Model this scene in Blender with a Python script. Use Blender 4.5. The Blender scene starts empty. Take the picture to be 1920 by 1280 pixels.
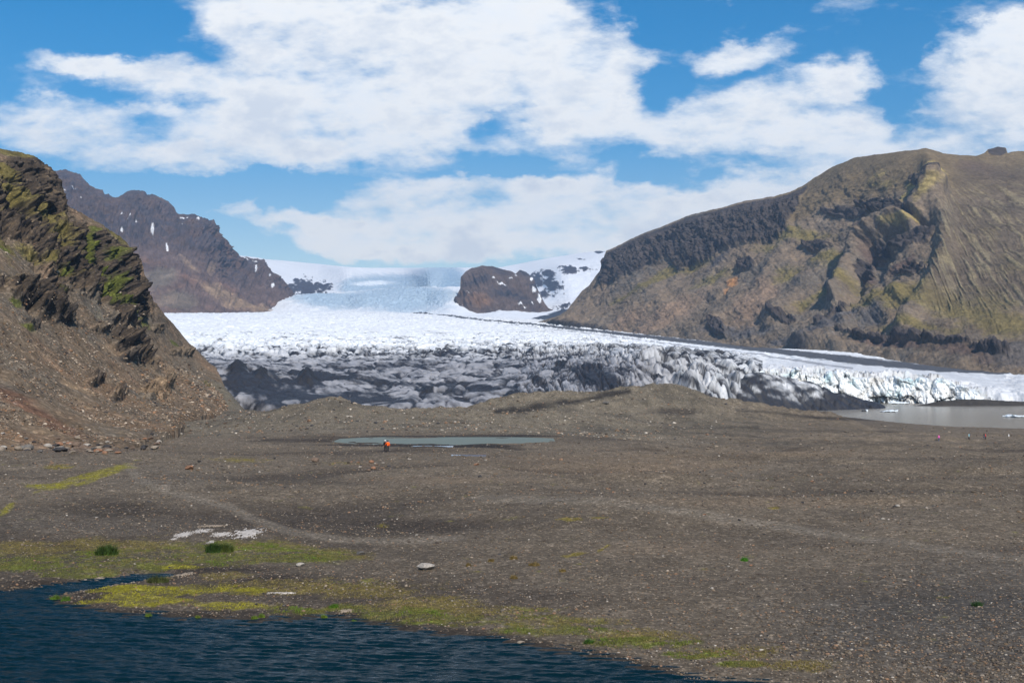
import bpy, math, random
import numpy as np
from mathutils import Vector
R = math.radians
F = 2133.0                      # focal length in photo pixels (1920 wide)
PITCH = math.atan(50.0 / F)
SC = bpy.context.scene
COL = SC.collection
# ------------------------------------------------------------------ camera
cam_d = bpy.data.cameras.new('camera'); cam = bpy.data.objects.new('camera', cam_d); COL.objects.link(cam)
cam_d.sensor_width = 36.0; cam_d.lens = F / 1920 * 36.0
cam_d.clip_start = 0.5; cam_d.clip_end = 60000
cam.location = (0, 0, 0); cam.rotation_euler = (R(90) + PITCH, 0, 0)
SC.camera = cam
# ------------------------------------------------------------------ exposure / sun / sky
SC.view_settings.view_transform = 'Standard'; SC.view_settings.look = 'None'
SC.view_settings.gamma = 1.0; SC.view_settings.exposure = 0.3
SUN_AZ, SUN_EL = 158.0, 43.0    # azimuth clockwise from the view direction
sd = bpy.data.lights.new('sun', 'SUN'); so = bpy.data.objects.new('sun', sd); COL.objects.link(so)
sd.energy = 4.3; sd.angle = R(0.53); sd.color = (1.0, 0.925, 0.82)
sv = Vector((math.sin(R(SUN_AZ)) * math.cos(R(SUN_EL)), math.cos(R(SUN_AZ)) * math.cos(R(SUN_EL)), math.sin(R(SUN_EL))))
so.rotation_euler = sv.to_track_quat('Z', 'Y').to_euler(); so.location = (200, -200, 300)

def NN(nt, typ, **kw):
    n = nt.nodes.new(typ)
    for k, v in kw.items():
        if k.startswith('i_'):
            key = k[2:]
            n.inputs[int(key) if key.isdigit() else key.replace('_', ' ')].default_value = v
        else: setattr(n, k, v)
    return n

def build_world():
    w = bpy.data.worlds.new('World'); SC.world = w; w.use_nodes = True
    nt = w.node_tree; nt.nodes.clear(); L = nt.links.new
    out = NN(nt, 'ShaderNodeOutputWorld'); bg = NN(nt, 'ShaderNodeBackground'); bg.inputs['Strength'].default_value = 0.1
    L(bg.outputs[0], out.inputs[0])
    sky = NN(nt, 'ShaderNodeTexSky'); sky.sky_type = 'NISHITA'; sky.sun_disc = False
    sky.sun_elevation = R(SUN_EL); sky.sun_rotation = R(SUN_AZ); sky.altitude = 200
    sky.air_density = 1.0; sky.dust_density = 0.25; sky.ozone_density = 2.2
    hs = NN(nt, 'ShaderNodeHueSaturation'); hs.inputs['Saturation'].default_value = 1.58; hs.inputs['Value'].default_value = 1.0
    hs.inputs['Hue'].default_value = 0.497
    L(sky.outputs[0], hs.inputs['Color'])
    tc = NN(nt, 'ShaderNodeTexCoord'); sep = NN(nt, 'ShaderNodeSeparateXYZ'); L(tc.outputs['Generated'], sep.inputs[0])
    ab = NN(nt, 'ShaderNodeMath', operation='ABSOLUTE'); L(sep.outputs[1], ab.inputs[0])
    mx = NN(nt, 'ShaderNodeMath', operation='MAXIMUM', i_1=0.05); L(ab.outputs[0], mx.inputs[0])
    ux = NN(nt, 'ShaderNodeMath', operation='DIVIDE'); L(sep.outputs[0], ux.inputs[0]); L(mx.outputs[0], ux.inputs[1])
    vz = NN(nt, 'ShaderNodeMath', operation='DIVIDE'); L(sep.outputs[2], vz.inputs[0]); L(mx.outputs[0], vz.inputs[1])
    mu = NN(nt, 'ShaderNodeMath', operation='MULTIPLY_ADD', i_1=F / 100, i_2=9.6); L(ux.outputs[0], mu.inputs[0])
    mv = NN(nt, 'ShaderNodeMath', operation='MULTIPLY_ADD', i_1=-F / 100, i_2=6.9); L(vz.outputs[0], mv.inputs[0])
    cb = NN(nt, 'ShaderNodeCombineXYZ'); L(mu.outputs[0], cb.inputs[0]); L(mv.outputs[0], cb.inputs[1])
    P0 = cb.outputs[0]
    # domain warp
    def noise(vec, scale, det=6, rough=0.55, sx=1, sy=1, off=0, rot=0):
        mp = NN(nt, 'ShaderNodeMapping'); mp.inputs['Scale'].default_value = (sx, sy, 1); mp.inputs['Location'].default_value = (off, off * .7, off)
        mp.inputs['Rotation'].default_value = (0, 0, R(rot))
        L(vec, mp.inputs[0])
        n = NN(nt, 'ShaderNodeTexNoise'); n.inputs['Scale'].default_value = scale; n.inputs['Detail'].default_value = det
        n.inputs['Roughness'].default_value = rough; L(mp.outputs[0], n.inputs['Vector']); return n
    wn = noise(P0, 0.55, 7, 0.62, 0.8, 1.25, 3, 12)
    sb = NN(nt, 'ShaderNodeVectorMath', operation='SUBTRACT'); sb.inputs[1].default_value = (.5, .5, .5); L(wn.outputs['Color'], sb.inputs[0])
    ml = NN(nt, 'ShaderNodeVectorMath', operation='MULTIPLY'); ml.inputs[1].default_value = (3.0, 1.6, 0); L(sb.outputs[0], ml.inputs[0])
    ad = NN(nt, 'ShaderNodeVectorMath', operation='ADD'); L(P0, ad.inputs[0]); L(ml.outputs[0], ad.inputs[1])
    P = ad.outputs[0]
    blobs = CLOUDS
    acc = None
    for (x, y, rx, ry, rot, wt) in blobs:
        mp = NN(nt, 'ShaderNodeMapping', vector_type='TEXTURE')
        mp.inputs['Location'].default_value = (x / 100, y / 100, 0); mp.inputs['Rotation'].default_value = (0, 0, R(rot)); mp.inputs['Scale'].default_value = (rx / 100, ry / 100, 1)
        L(P, mp.inputs[0])
        ln = NN(nt, 'ShaderNodeVectorMath', operation='LENGTH'); L(mp.outputs[0], ln.inputs[0])
        mr = NN(nt, 'ShaderNodeMapRange', interpolation_type='SMOOTHSTEP'); mr.inputs[1].default_value = 1.35; mr.inputs[2].default_value = 0.25
        mr.inputs[3].default_value = 0; mr.inputs[4].default_value = wt; L(ln.outputs['Value'], mr.inputs[0])
        if acc is None: acc = mr.outputs[0]
        else:
            a = NN(nt, 'ShaderNodeMath', operation='ADD'); L(acc, a.inputs[0]); L(mr.outputs[0], a.inputs[1]); acc = a.outputs[0]
    cl = NN(nt, 'ShaderNodeClamp'); cl.inputs[1].default_value = -1.0; cl.inputs[2].default_value = 1.15; L(acc, cl.inputs[0])
    n1 = noise(P0, 0.9, 9, 0.6, 0.6, 1.3, 11, 18); n2 = noise(P0, 2.6, 8, 0.62, 0.5, 1.3, 5, 22)
    def madd(a, m, c):
        n = NN(nt, 'ShaderNodeMath', operation='MULTIPLY_ADD', i_1=m, i_2=c); L(a, n.inputs[0]); return n.outputs[0]
    def add(a, b):
        n = NN(nt, 'ShaderNodeMath', operation='ADD'); L(a, n.inputs[0]); L(b, n.inputs[1]); return n.outputs[0]
    D = add(add(cl.outputs[0], madd(n1.outputs[0], 2.9, -1.52)), madd(n2.outputs[0], 1.2, -0.62))
    al = NN(nt, 'ShaderNodeMapRange', interpolation_type='SMOOTHSTEP'); al.inputs[1].default_value = -0.12; al.inputs[2].default_value = 1.15; L(D, al.inputs[0])
    # veil near horizon
    vh = NN(nt, 'ShaderNodeMapRange', interpolation_type='SMOOTHSTEP'); vh.inputs[1].default_value = 0.22; vh.inputs[2].default_value = 0.0; vh.inputs[3].default_value = 0.0; vh.inputs[4].default_value = 0.5
    L(vz.outputs[0], vh.inputs[0])
    am = NN(nt, 'ShaderNodeMath', operation='MAXIMUM'); L(al.outputs[0], am.inputs[0]); L(vh.outputs[0], am.inputs[1])
    am2 = NN(nt, 'ShaderNodeMath', operation='MULTIPLY', i_1=0.96); L(am.outputs[0], am2.inputs[0])
    # cloud tone
    n3 = noise(P0, 0.75, 8, 0.6, 0.7, 1.2, 21, 10)
    n4 = noise(P0, 1.9, 8, 0.62, 0.7, 1.2, 31, 14); D2 = add(add(madd(n3.outputs[0], 2.4, -1.2), madd(n4.outputs[0], 1.3, -.65)), madd(D, .42, .10))
    ct = NN(nt, 'ShaderNodeValToRGB'); L(D2, ct.inputs[0])
    e = ct.color_ramp.elements; e[0].position = 0.1; e[0].color = (8.8, 9.1, 9.4, 1); e[1].position = 1.0; e[1].color = (7.2, 7.6, 8.2, 1)
    m = e.new(0.6); m.color = (9.3, 9.3, 9.2, 1)
    mixc = NN(nt, 'ShaderNodeMix', data_type='RGBA'); L(am2.outputs[0], mixc.inputs[0]); L(hs.outputs[0], mixc.inputs[6]); L(ct.outputs[0], mixc.inputs[7])
    L(mixc.outputs[2], bg.inputs['Color'])

CLOUDS = [  # x, y, rx, ry, rot, weight  (directions, in hundredths of the tangent plane)
 (720, 110, 340, 150, 8, 1.1), (960, 110, 240, 150, 0, 1.0), (520, 40, 190, 90, 5, 1.0), (650, 235, 330, 75, 3, .9),
 (1080, 190, 180, 110, 20, .8), (1060, 40, 130, 70, 0, .6), (1180, 120, 90, 60, 10, .45),
 (130, 105, 130, 26, 10, .8), (330, 150, 190, 42, 10, .95), (100, 200, 300, 26, 3, .75), (200, 250, 420, 46, 0, .75), (500, 285, 260, 36, 0, .6),
 (1410, 105, 150, 38, -16, .95), (1600, 135, 110, 32, -8, 1.0), (1400, 215, 230, 52, -6, .95), (1560, 250, 170, 52, -3, 1.0), (1330, 270, 150, 40, 0, .5),
 (1870, 60, 110, 42, -18, .95), (1860, 190, 150, 110, -10, 1.1), (1950, 110, 110, 120, 0, .8), (1720, 300, 200, 40, 0, .6),
 (560, 412, 190, 22, 5, .9), (820, 440, 290, 48, 2, 1.15), (700, 476, 150, 22, 4, .6), (1250, 440, 260, 80, -8, .75), (1000, 350, 320, 22, 0, .55), (1050, 400, 200, 30, 0, .5),
 (300, 310, 300, 25, 0, .35), (1550, 20, 220, 18, 0, .35), (1480, 340, 200, 30, 0, .4),
 (1050, 385, 520, 62, 0, .75), (1350, 420, 380, 80, 0, .7), (640, 462, 330, 26, 2, .5), (1650, 350, 300, 60, 0, .5),
 # blue gaps
 (1440, 30, 200, 45, -8, -.5), (90, 40, 280, 55, 5, -.7), (930, 215, 85, 40, -10, -1.05), (1250, 25, 80, 60, 0, -.6), (330, 372, 330, 42, 3, -.6),
 (480, 345, 260, 30, 0, -.5), (510, 465, 120, 22, 6, -.8), (1010, 325, 120, 18, 0, -.35), (1705, 70, 55, 60, 0, -.6), (1700, 205, 35, 60, 10, -.5), (1270, 170, 60, 55, 0, -.45), (1240, 305, 90, 20, 0, -.4)]
build_world()
SC.cycles.samples = 128

# ------------------------------------------------------------------ numeric helpers
rs = np.random.RandomState(7)
_perm = np.concatenate([rs.permutation(256)] * 2).astype(np.int32)
_g = rs.normal(size=(256, 3)); _g /= np.linalg.norm(_g, axis=1)[:, None]; _g = _g.astype(np.float32)
def perlin(x, y, z):
    x = np.asarray(x, np.float64); y = np.asarray(y, np.float64) + 0 * x; z = np.asarray(z, np.float64) + 0 * x
    xi = np.floor(x); yi = np.floor(y); zi = np.floor(z)
    xf = (x - xi).astype(np.float32); yf = (y - yi).astype(np.float32); zf = (z - zi).astype(np.float32)
    xi = xi.astype(np.int64) & 255; yi = yi.astype(np.int64) & 255; zi = zi.astype(np.int64) & 255
    u = xf * xf * xf * (xf * (xf * 6 - 15) + 10); v = yf * yf * yf * (yf * (yf * 6 - 15) + 10); w = zf * zf * zf * (zf * (zf * 6 - 15) + 10)
    def g(a, b, c):
        h = _perm[_perm[_perm[(xi + a) & 255] + ((yi + b) & 255)] + ((zi + c) & 255)]
        q = _g[h]; return q[..., 0] * (xf - a) + q[..., 1] * (yf - b) + q[..., 2] * (zf - c)
    def lp(t, a, b): return a + t * (b - a)
    r = lp(w, lp(v, lp(u, g(0, 0, 0), g(1, 0, 0)), lp(u, g(0, 1, 0), g(1, 1, 0))), lp(v, lp(u, g(0, 0, 1), g(1, 0, 1)), lp(u, g(0, 1, 1), g(1, 1, 1))))
    return r * 1.6
def fbm(x, y, z=0.0, o=5, g=0.5):
    s = 0; a = 1; n = 0
    for i in range(o):
        s = s + a * perlin(np.asarray(x) * 2 ** i + 17.3 * i, np.asarray(y) * 2 ** i + 5.1 * i, np.asarray(z) * 2 ** i + 9.7 * i); n += a; a *= g
    return s / n
def billow(x, y, z=0.0, o=4, g=0.5):
    s = 0; a = 1; n = 0
    for i in range(o):
        s = s + a * np.abs(perlin(np.asarray(x) * 2 ** i + 7.3 * i, np.asarray(y) * 2 ** i + 3.1 * i, np.asarray(z) * 2 ** i + 2.7 * i)); n += a; a *= g
    return s / n
def worley(x, y, seed=0):
    xi = np.floor(x).astype(np.int64); yi = np.floor(y).astype(np.int64)
    f1 = np.full(np.shape(x), 9.0); f2 = np.full(np.shape(x), 9.0); idc = np.zeros(np.shape(x))
    for a in (-1, 0, 1):
        for b in (-1, 0, 1):
            h = _perm[_perm[(xi + a + seed) & 255] + ((yi + b) & 255)]; h2 = _perm[h + 37]; h3 = _perm[h + 91]
            dx = xi + a + h / 256. - x; dy = yi + b + h2 / 256. - y; d = np.sqrt(dx * dx + dy * dy)
            c = d < f1; f2 = np.where(c, f1, np.minimum(f2, d)); f1 = np.where(c, d, f1); idc = np.where(c, h3 / 256., idc)
    return f1, f2, idc
def ss(a, b, x):
    t = np.clip((x - a) / (b - a), 0, 1); return t * t * (3 - 2 * t)
def pl(x, pts):
    p = np.array(pts, float); r = np.interp(x, p[:, 0], p[:, 1]); return r
def spl(x, pts, k=12):
    return (pl(x - k, pts) + pl(x, pts) * 2 + pl(x + k, pts)) / 4
class TPS:
    def __init__(s, a, b, v, lam=1e-3):
        s.a = np.array(a, float); s.b = np.array(b, float); n = len(a)
        K = s.k(s.a[:, None], s.b[:, None], s.a, s.b) + lam * np.eye(n)
        Pm = np.c_[np.ones(n), s.a, s.b]
        A = np.block([[K, Pm], [Pm.T, np.zeros((3, 3))]]); s.w = np.linalg.solve(A, np.r_[np.array(v, float), 0, 0, 0])
    def k(s, a, b, a2, b2):
        r2 = (a - a2) ** 2 + (b - b2) ** 2; return 0.5 * r2 * np.log(r2 + 1e-9)
    def raw(s, a, b):
        a = np.asarray(a, float); b = np.asarray(b, float); r = s.w[-3] + s.w[-2] * a + s.w[-1] * b
        for i in range(len(s.a)): r = r + s.w[i] * s.k(a, b, s.a[i], s.b[i])
        return r
    def bake(s, a0, a1, b0, b1, n=140):
        s.r = (a0, a1, b0, b1, n); A, B = np.meshgrid(np.linspace(a0, a1, n), np.linspace(b0, b1, n), indexing='ij'); s.t = s.raw(A, B); return s
    def __call__(s, a, b):
        a0, a1, b0, b1, n = s.r
        u = np.clip((a - a0) / (a1 - a0), 0, 1) * (n - 1.001); v = np.clip((b - b0) / (b1 - b0), 0, 1) * (n - 1.001)
        i = u.astype(int); j = v.astype(int); u = u - i; v = v - j; t = s.t
        return (t[i, j] * (1 - u) + t[i + 1, j] * u) * (1 - v) + (t[i, j + 1] * (1 - u) + t[i + 1, j + 1] * u) * v
CT, ST = math.cos(PITCH), math.sin(PITCH)
def tanv(py):                   # photo row -> z per unit forward distance
    v = -(py - 640.0) / F; return (ST + v * CT) / (CT - v * ST)
def fwd(px, py, d):             # photo pixel + forward distance -> world
    v = -(py - 640.0) / F; y = CT - v * ST
    return (px - 960.0) / F / y * d, d + 0 * px, (ST + v * CT) / y * d
def proj(x, y, z):
    c = CT * y + ST * z; return 960 + F * x / c, 640 - F * (-ST * y + CT * z) / c
def pyz(py, d): return tanv(py) * d
def blob(px, py, lst):
    s = np.zeros(np.shape(px))
    for b in lst:
        x, y, rx, ry = b[:4]; rot = R(b[4]) if len(b) > 4 else 0; w = b[5] if len(b) > 5 else 1
        c, q = math.cos(rot), math.sin(rot); dx = px - x; dy = py - y
        u = (dx * c + dy * q) / rx; v = (-dx * q + dy * c) / ry
        s = np.maximum(s, w * np.clip(1.3 - np.sqrt(u * u + v * v), 0, 1.3)) if w > 0 else s + w * np.clip(1.3 - np.sqrt(u * u + v * v), 0, 1.3)
    return s
def dist_pl(px, py, pts, ky=1.0):
    """distance to a polyline (rows weighted by ky)"""
    d = np.full(np.shape(px), 1e9)
    for (x0, y0), (x1, y1) in zip(pts[:-1], pts[1:]):
        ax, ay = px - x0, (py - y0) * ky; bx, by = x1 - x0, (y1 - y0) * ky
        t = np.clip((ax * bx + ay * by) / (bx * bx + by * by + 1e-9), 0, 1); d = np.minimum(d, np.hypot(ax - t * bx, ay - t * by))
    return d
def lerpc(a, b, t): return a * (1 - t[..., None]) + np.asarray(b) * t[..., None]

# ------------------------------------------------------------------ mesh helpers
def tag(o, label=None, cat=None, group=None, kind=None):
    if label: o['label'] = label
    if cat: o['category'] = cat
    if group: o['group'] = group
    if kind: o['kind'] = kind
    return o
def link(name, me, mat=None, parent=None):
    o = bpy.data.objects.new(name, me); COL.objects.link(o)
    if mat: me.materials.append(mat)
    if parent: o.parent = parent
    return o
def raw_mesh(name, V, Fc, col=None, smooth=True, extra=None):
    """V (n,3), Fc (m,k) arrays"""
    me = bpy.data.meshes.new(name); V = np.asarray(V, np.float32); Fc = np.asarray(Fc, np.int32); k = Fc.shape[1]
    me.vertices.add(len(V)); me.vertices.foreach_set('co', V.ravel())
    me.loops.add(Fc.size); me.loops.foreach_set('vertex_index', Fc.ravel())
    me.polygons.add(len(Fc)); me.polygons.foreach_set('loop_start', np.arange(0, Fc.size, k, dtype=np.int32))
    me.polygons.foreach_set('use_smooth', np.full(len(Fc), smooth))
    if col is not None:
        c = np.ones((len(V), 4), np.float32); c[:, :3] = col
        me.attributes.new('Col', 'FLOAT_COLOR', 'POINT').data.foreach_set('color', c.ravel())
    for kx, vx in (extra or {}).items():
        me.attributes.new(kx, 'FLOAT', 'POINT').data.foreach_set('value', np.asarray(vx, np.float32).ravel())
    me.update(calc_edges=True); me.validate(); return me
def grid_mesh(name, X, Y, Z, col=None, smooth=True, extra=None, flip=False):
    n, m = X.shape; V = np.stack([X, Y, Z], -1).reshape(-1, 3)
    idx = np.arange(n * m).reshape(n, m); a = idx[:-1, :-1]; b = idx[1:, :-1]; c = idx[1:, 1:]; d = idx[:-1, 1:]
    q = np.stack([a, b, c, d] if not flip else [a, d, c, b], -1).reshape(-1, 4)
    return raw_mesh(name, V, q, None if col is None else col.reshape(-1, 3), smooth, extra)

# ------------------------------------------------------------------ materials
def mat_terrain(name, rough=0.95, fine=(0.5, 0.35), mid=(0.05, 0.3), bump=(0.5, 0.3), bump_dist=1.0, speck=None, spec=0.15, smoothattr=False):
    """attribute colour (the ground's own colour) broken up by procedural noise, with bump"""
    m = bpy.data.materials.new(name); m.use_nodes = True; nt = m.node_tree; L = nt.links.new
    b = nt.nodes['Principled BSDF']; b.inputs['Roughness'].default_value = rough; b.inputs['Specular IOR Level'].default_value = spec
    at = NN(nt, 'ShaderNodeAttribute', attribute_name='Col'); tc = NN(nt, 'ShaderNodeTexCoord'); P = tc.outputs['Object']
    def nz(s, det=6, r=0.65):
        n = NN(nt, 'ShaderNodeTexNoise'); n.inputs['Scale'].default_value = s; n.inputs['Detail'].default_value = det; n.inputs['Roughness'].default_value = r; L(P, n.inputs[0]); return n
    def val(n, amt):
        r = NN(nt, 'ShaderNodeMapRange'); r.inputs[1].default_value = 0.3; r.inputs[2].default_value = 0.7; r.inputs[3].default_value = 1 - amt; r.inputs[4].default_value = 1 + amt
        r.clamp = True; L(n, r.inputs[0]); return r.outputs[0]
    f = nz(fine[0], 8, .75); g = nz(mid[0], 6, .6)
    mm = NN(nt, 'ShaderNodeMath', operation='MULTIPLY'); L(val(f.outputs[0], fine[1]), mm.inputs[0]); L(val(g.outputs[0], mid[1]), mm.inputs[1])
    k = mm.outputs[0]
    if speck:
        for (sc, lo, hi, rnd) in speck:
            v = NN(nt, 'ShaderNodeTexVoronoi'); v.inputs['Scale'].default_value = sc; v.inputs['Randomness'].default_value = 1; L(P, v.inputs['Vector'])
            s = NN(nt, 'ShaderNodeSeparateColor'); L(v.outputs['Color'], s.inputs[0])
            r = NN(nt, 'ShaderNodeValToRGB'); L(s.outputs[0], r.inputs[0]); e = r.color_ramp.elements
            e[0].position = 0; e[0].color = (lo, lo, lo, 1); e[1].position = 1; e[1].color = (hi, hi, hi, 1); q = e.new(rnd); q.color = (1, 1, 1, 1)
            x = NN(nt, 'ShaderNodeMath', operation='MULTIPLY'); L(k, x.inputs[0]); L(r.outputs[0], x.inputs[1]); k = x.outputs[0]
    vm = NN(nt, 'ShaderNodeVectorMath', operation='SCALE'); L(at.outputs['Color'], vm.inputs[0]); L(k, vm.inputs['Scale'])
    L(vm.outputs[0], b.inputs['Base Color'])
    h = nz(bump[0], 10, .7); bp = NN(nt, 'ShaderNodeBump'); bp.inputs['Strength'].default_value = bump[1]; bp.inputs['Distance'].default_value = bump_dist
    L(h.outputs[0], bp.inputs['Height']); L(bp.outputs[0], b.inputs['Normal'])
    return m
def mat_simple(name, c, rough=0.8, spec=0.3, var=0.2, scale=8.0):
    m = bpy.data.materials.new(name); m.use_nodes = True; nt = m.node_tree; L = nt.links.new; b = nt.nodes['Principled BSDF']
    b.inputs['Roughness'].default_value = rough; b.inputs['Specular IOR Level'].default_value = spec
    n = NN(nt, 'ShaderNodeTexNoise'); n.inputs['Scale'].default_value = scale; n.inputs['Detail'].default_value = 5
    tc = NN(nt, 'ShaderNodeTexCoord'); L(tc.outputs['Object'], n.inputs[0])
    r = NN(nt, 'ShaderNodeValToRGB'); L(n.outputs[0], r.inputs[0]); e = r.color_ramp.elements
    e[0].position = .3; e[0].color = tuple(x * (1 - var) for x in c) + (1,); e[1].position = .7; e[1].color = tuple(min(1, x * (1 + var)) for x in c) + (1,)
    L(r.outputs[0], b.inputs['Base Color']); return m
def mat_water(name, c, rough, spec, waves, ior=1.33, bstr=1.0, bdist=0.05, sy=1.0):
    m = bpy.data.materials.new(name); m.use_nodes = True; nt = m.node_tree; L = nt.links.new; b = nt.nodes['Principled BSDF']
    b.inputs['Base Color'].default_value = c + (1,); b.inputs['Roughness'].default_value = rough; b.inputs['IOR'].default_value = ior; b.inputs['Specular IOR Level'].default_value = spec
    tc = NN(nt, 'ShaderNodeTexCoord'); acc = None
    for (s, amp, sx, syy, rot) in waves:
        mp = NN(nt, 'ShaderNodeMapping'); mp.inputs['Scale'].default_value = (sx, syy, 1); mp.inputs['Rotation'].default_value = (0, 0, R(rot)); L(tc.outputs['Object'], mp.inputs[0])
        n = NN(nt, 'ShaderNodeTexNoise'); n.inputs['Scale'].default_value = s; n.inputs['Detail'].default_value = 4; n.inputs['Roughness'].default_value = .5; n.inputs['Distortion'].default_value = .3; L(mp.outputs[0], n.inputs[0])
        a = NN(nt, 'ShaderNodeMath', operation='MULTIPLY', i_1=amp); L(n.outputs[0], a.inputs[0])
        if acc is None: acc = a.outputs[0]
        else:
            q = NN(nt, 'ShaderNodeMath', operation='ADD'); L(acc, q.inputs[0]); L(a.outputs[0], q.inputs[1]); acc = q.outputs[0]
    bp = NN(nt, 'ShaderNodeBump'); bp.inputs['Strength'].default_value = bstr; bp.inputs['Distance'].default_value = bdist; L(acc, bp.inputs['Height']); L(bp.outputs[0], b.inputs['Normal'])
    return m

# ================================================================== GROUND
POND = -11.0
SHORE = [(-3000, 1020), (-600, 1090), (0, 1111), (60, 1113), (92, 1120), (130, 1134), (200, 1147), (350, 1158), (470, 1161), (600, 1158), (640, 1158), (700, 1168), (800, 1184),
         (900, 1193), (1000, 1210), (1100, 1228), (1200, 1250), (1260, 1268), (1300, 1285), (1400, 1330), (1700, 1500), (2600, 1900), (6000, 2600)]
gc = []  # px, d, z
for px in (-1500, -600, 0, 480, 960, 1440, 1920, 2500, 3500):
    r = ss(900, 1900, px)
    gc += [(px, 30, -11.6), (px, 46, -10.95 + .3 * r), (px, 56, -10.82 + .25 * r), (px, 75, -10.6 + .1 * r), (px, 104, -10.2 - .2 * r)]
gc += [(725, 140, -11.4), (725, 178, -12.7), (725, 203, -13.5), (725, 222, -13.5), (725, 245, -13.7), (725, 300, -15), (900, 215, -13.45), (1050, 215, -14.2),
       (300, 135, -11.3), (0, 140, -11.3), (0, 165, -12.0), (200, 170, -12.3), (350, 200, -13.6), (365, 250, -15.0), (365, 360, -17.9), (365, 440, -17.3), (-1500, 200, -12), (-1500, 500, -17),
       (1230, 140, -11.9), (1230, 180, -13.8), (1230, 260, -17.2), (1230, 330, -18.6), (1250, 420, -19.5), (1348, 500, -21.8),
       (1700, 140, -12.1), (1800, 200, -15.3), (1800, 260, -18.2), (1830, 311, -20.5), (1900, 370, -21.6), (1600, 400, -21.9), (1900, 410, -22.3), (2500, 300, -19.5), (2500, 400, -22), (3500, 300, -19.5),
       (1550, 450, -23.5), (1900, 500, -25), (1900, 640, -25), (1600, 640, -25), (2500, 550, -25), (900, 450, -19), (600, 450, -18), (1150, 500, -21), (700, 600, -22)]
gc += [(px, 900, -30) for px in (-1500, 0, 700, 1400, 2100, 3500)] + [(px, 2500, -45) for px in (-1500, 0, 700, 1400, 2100, 3500)]
_gt = TPS([c[0] / 250. for c in gc], [6 * math.log(c[1]) for c in gc], [c[2] for c in gc], 0.02).bake(-6, 14, 6 * math.log(28), 6 * math.log(2600), 260)
RIDGES = [  # crest list (px, py, d), width toward us, width away
 ([(300, 800, 300), (400, 788, 300), (470, 776, 302), (520, 768, 302), (570, 760, 300), (605, 750, 300), (628, 747, 300), (655, 752, 300), (690, 764, 300), (740, 769, 302), (850, 770, 306), (950, 768, 312), (1040, 772, 320), (1120, 778, 325), (1200, 792, 330), (1300, 806, 330)], 24, 20),
 ([(820, 775, 350), (880, 765, 360), (925, 744, 366), (960, 740, 370), (1000, 741, 376), (1060, 739, 384), (1120, 733, 392), (1180, 727, 398), (1230, 724, 402), (1275, 728, 402), (1310, 740, 404), (1350, 752, 408), (1400, 760, 412), (1470, 768, 416), (1520, 775, 418)], 30, 24),
 ([(250, 700, 520), (370, 722, 515), (400, 712, 512), (415, 716, 508), (428, 730, 504), (442, 748, 500), (458, 768, 495), (480, 786, 490), (520, 800, 480)], 26, 14),
 ([(1640, 766, 660), (1690, 764, 664), (1720, 759, 668), (1760, 752, 670), (1820, 748, 672), (1860, 750, 672), (1920, 753, 672), (2100, 756, 672), (2400, 760, 672)], 12, 14)]
STREAM = [(40, 1113), (90, 1108), (130, 1101), (170, 1097), (200, 1091), (240, 1087), (265, 1082), (295, 1079)]
_sx = [((p[0] - 960) / F * (-POND / -tanv(p[1])), -POND / -tanv(p[1])) for p in STREAM]
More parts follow.
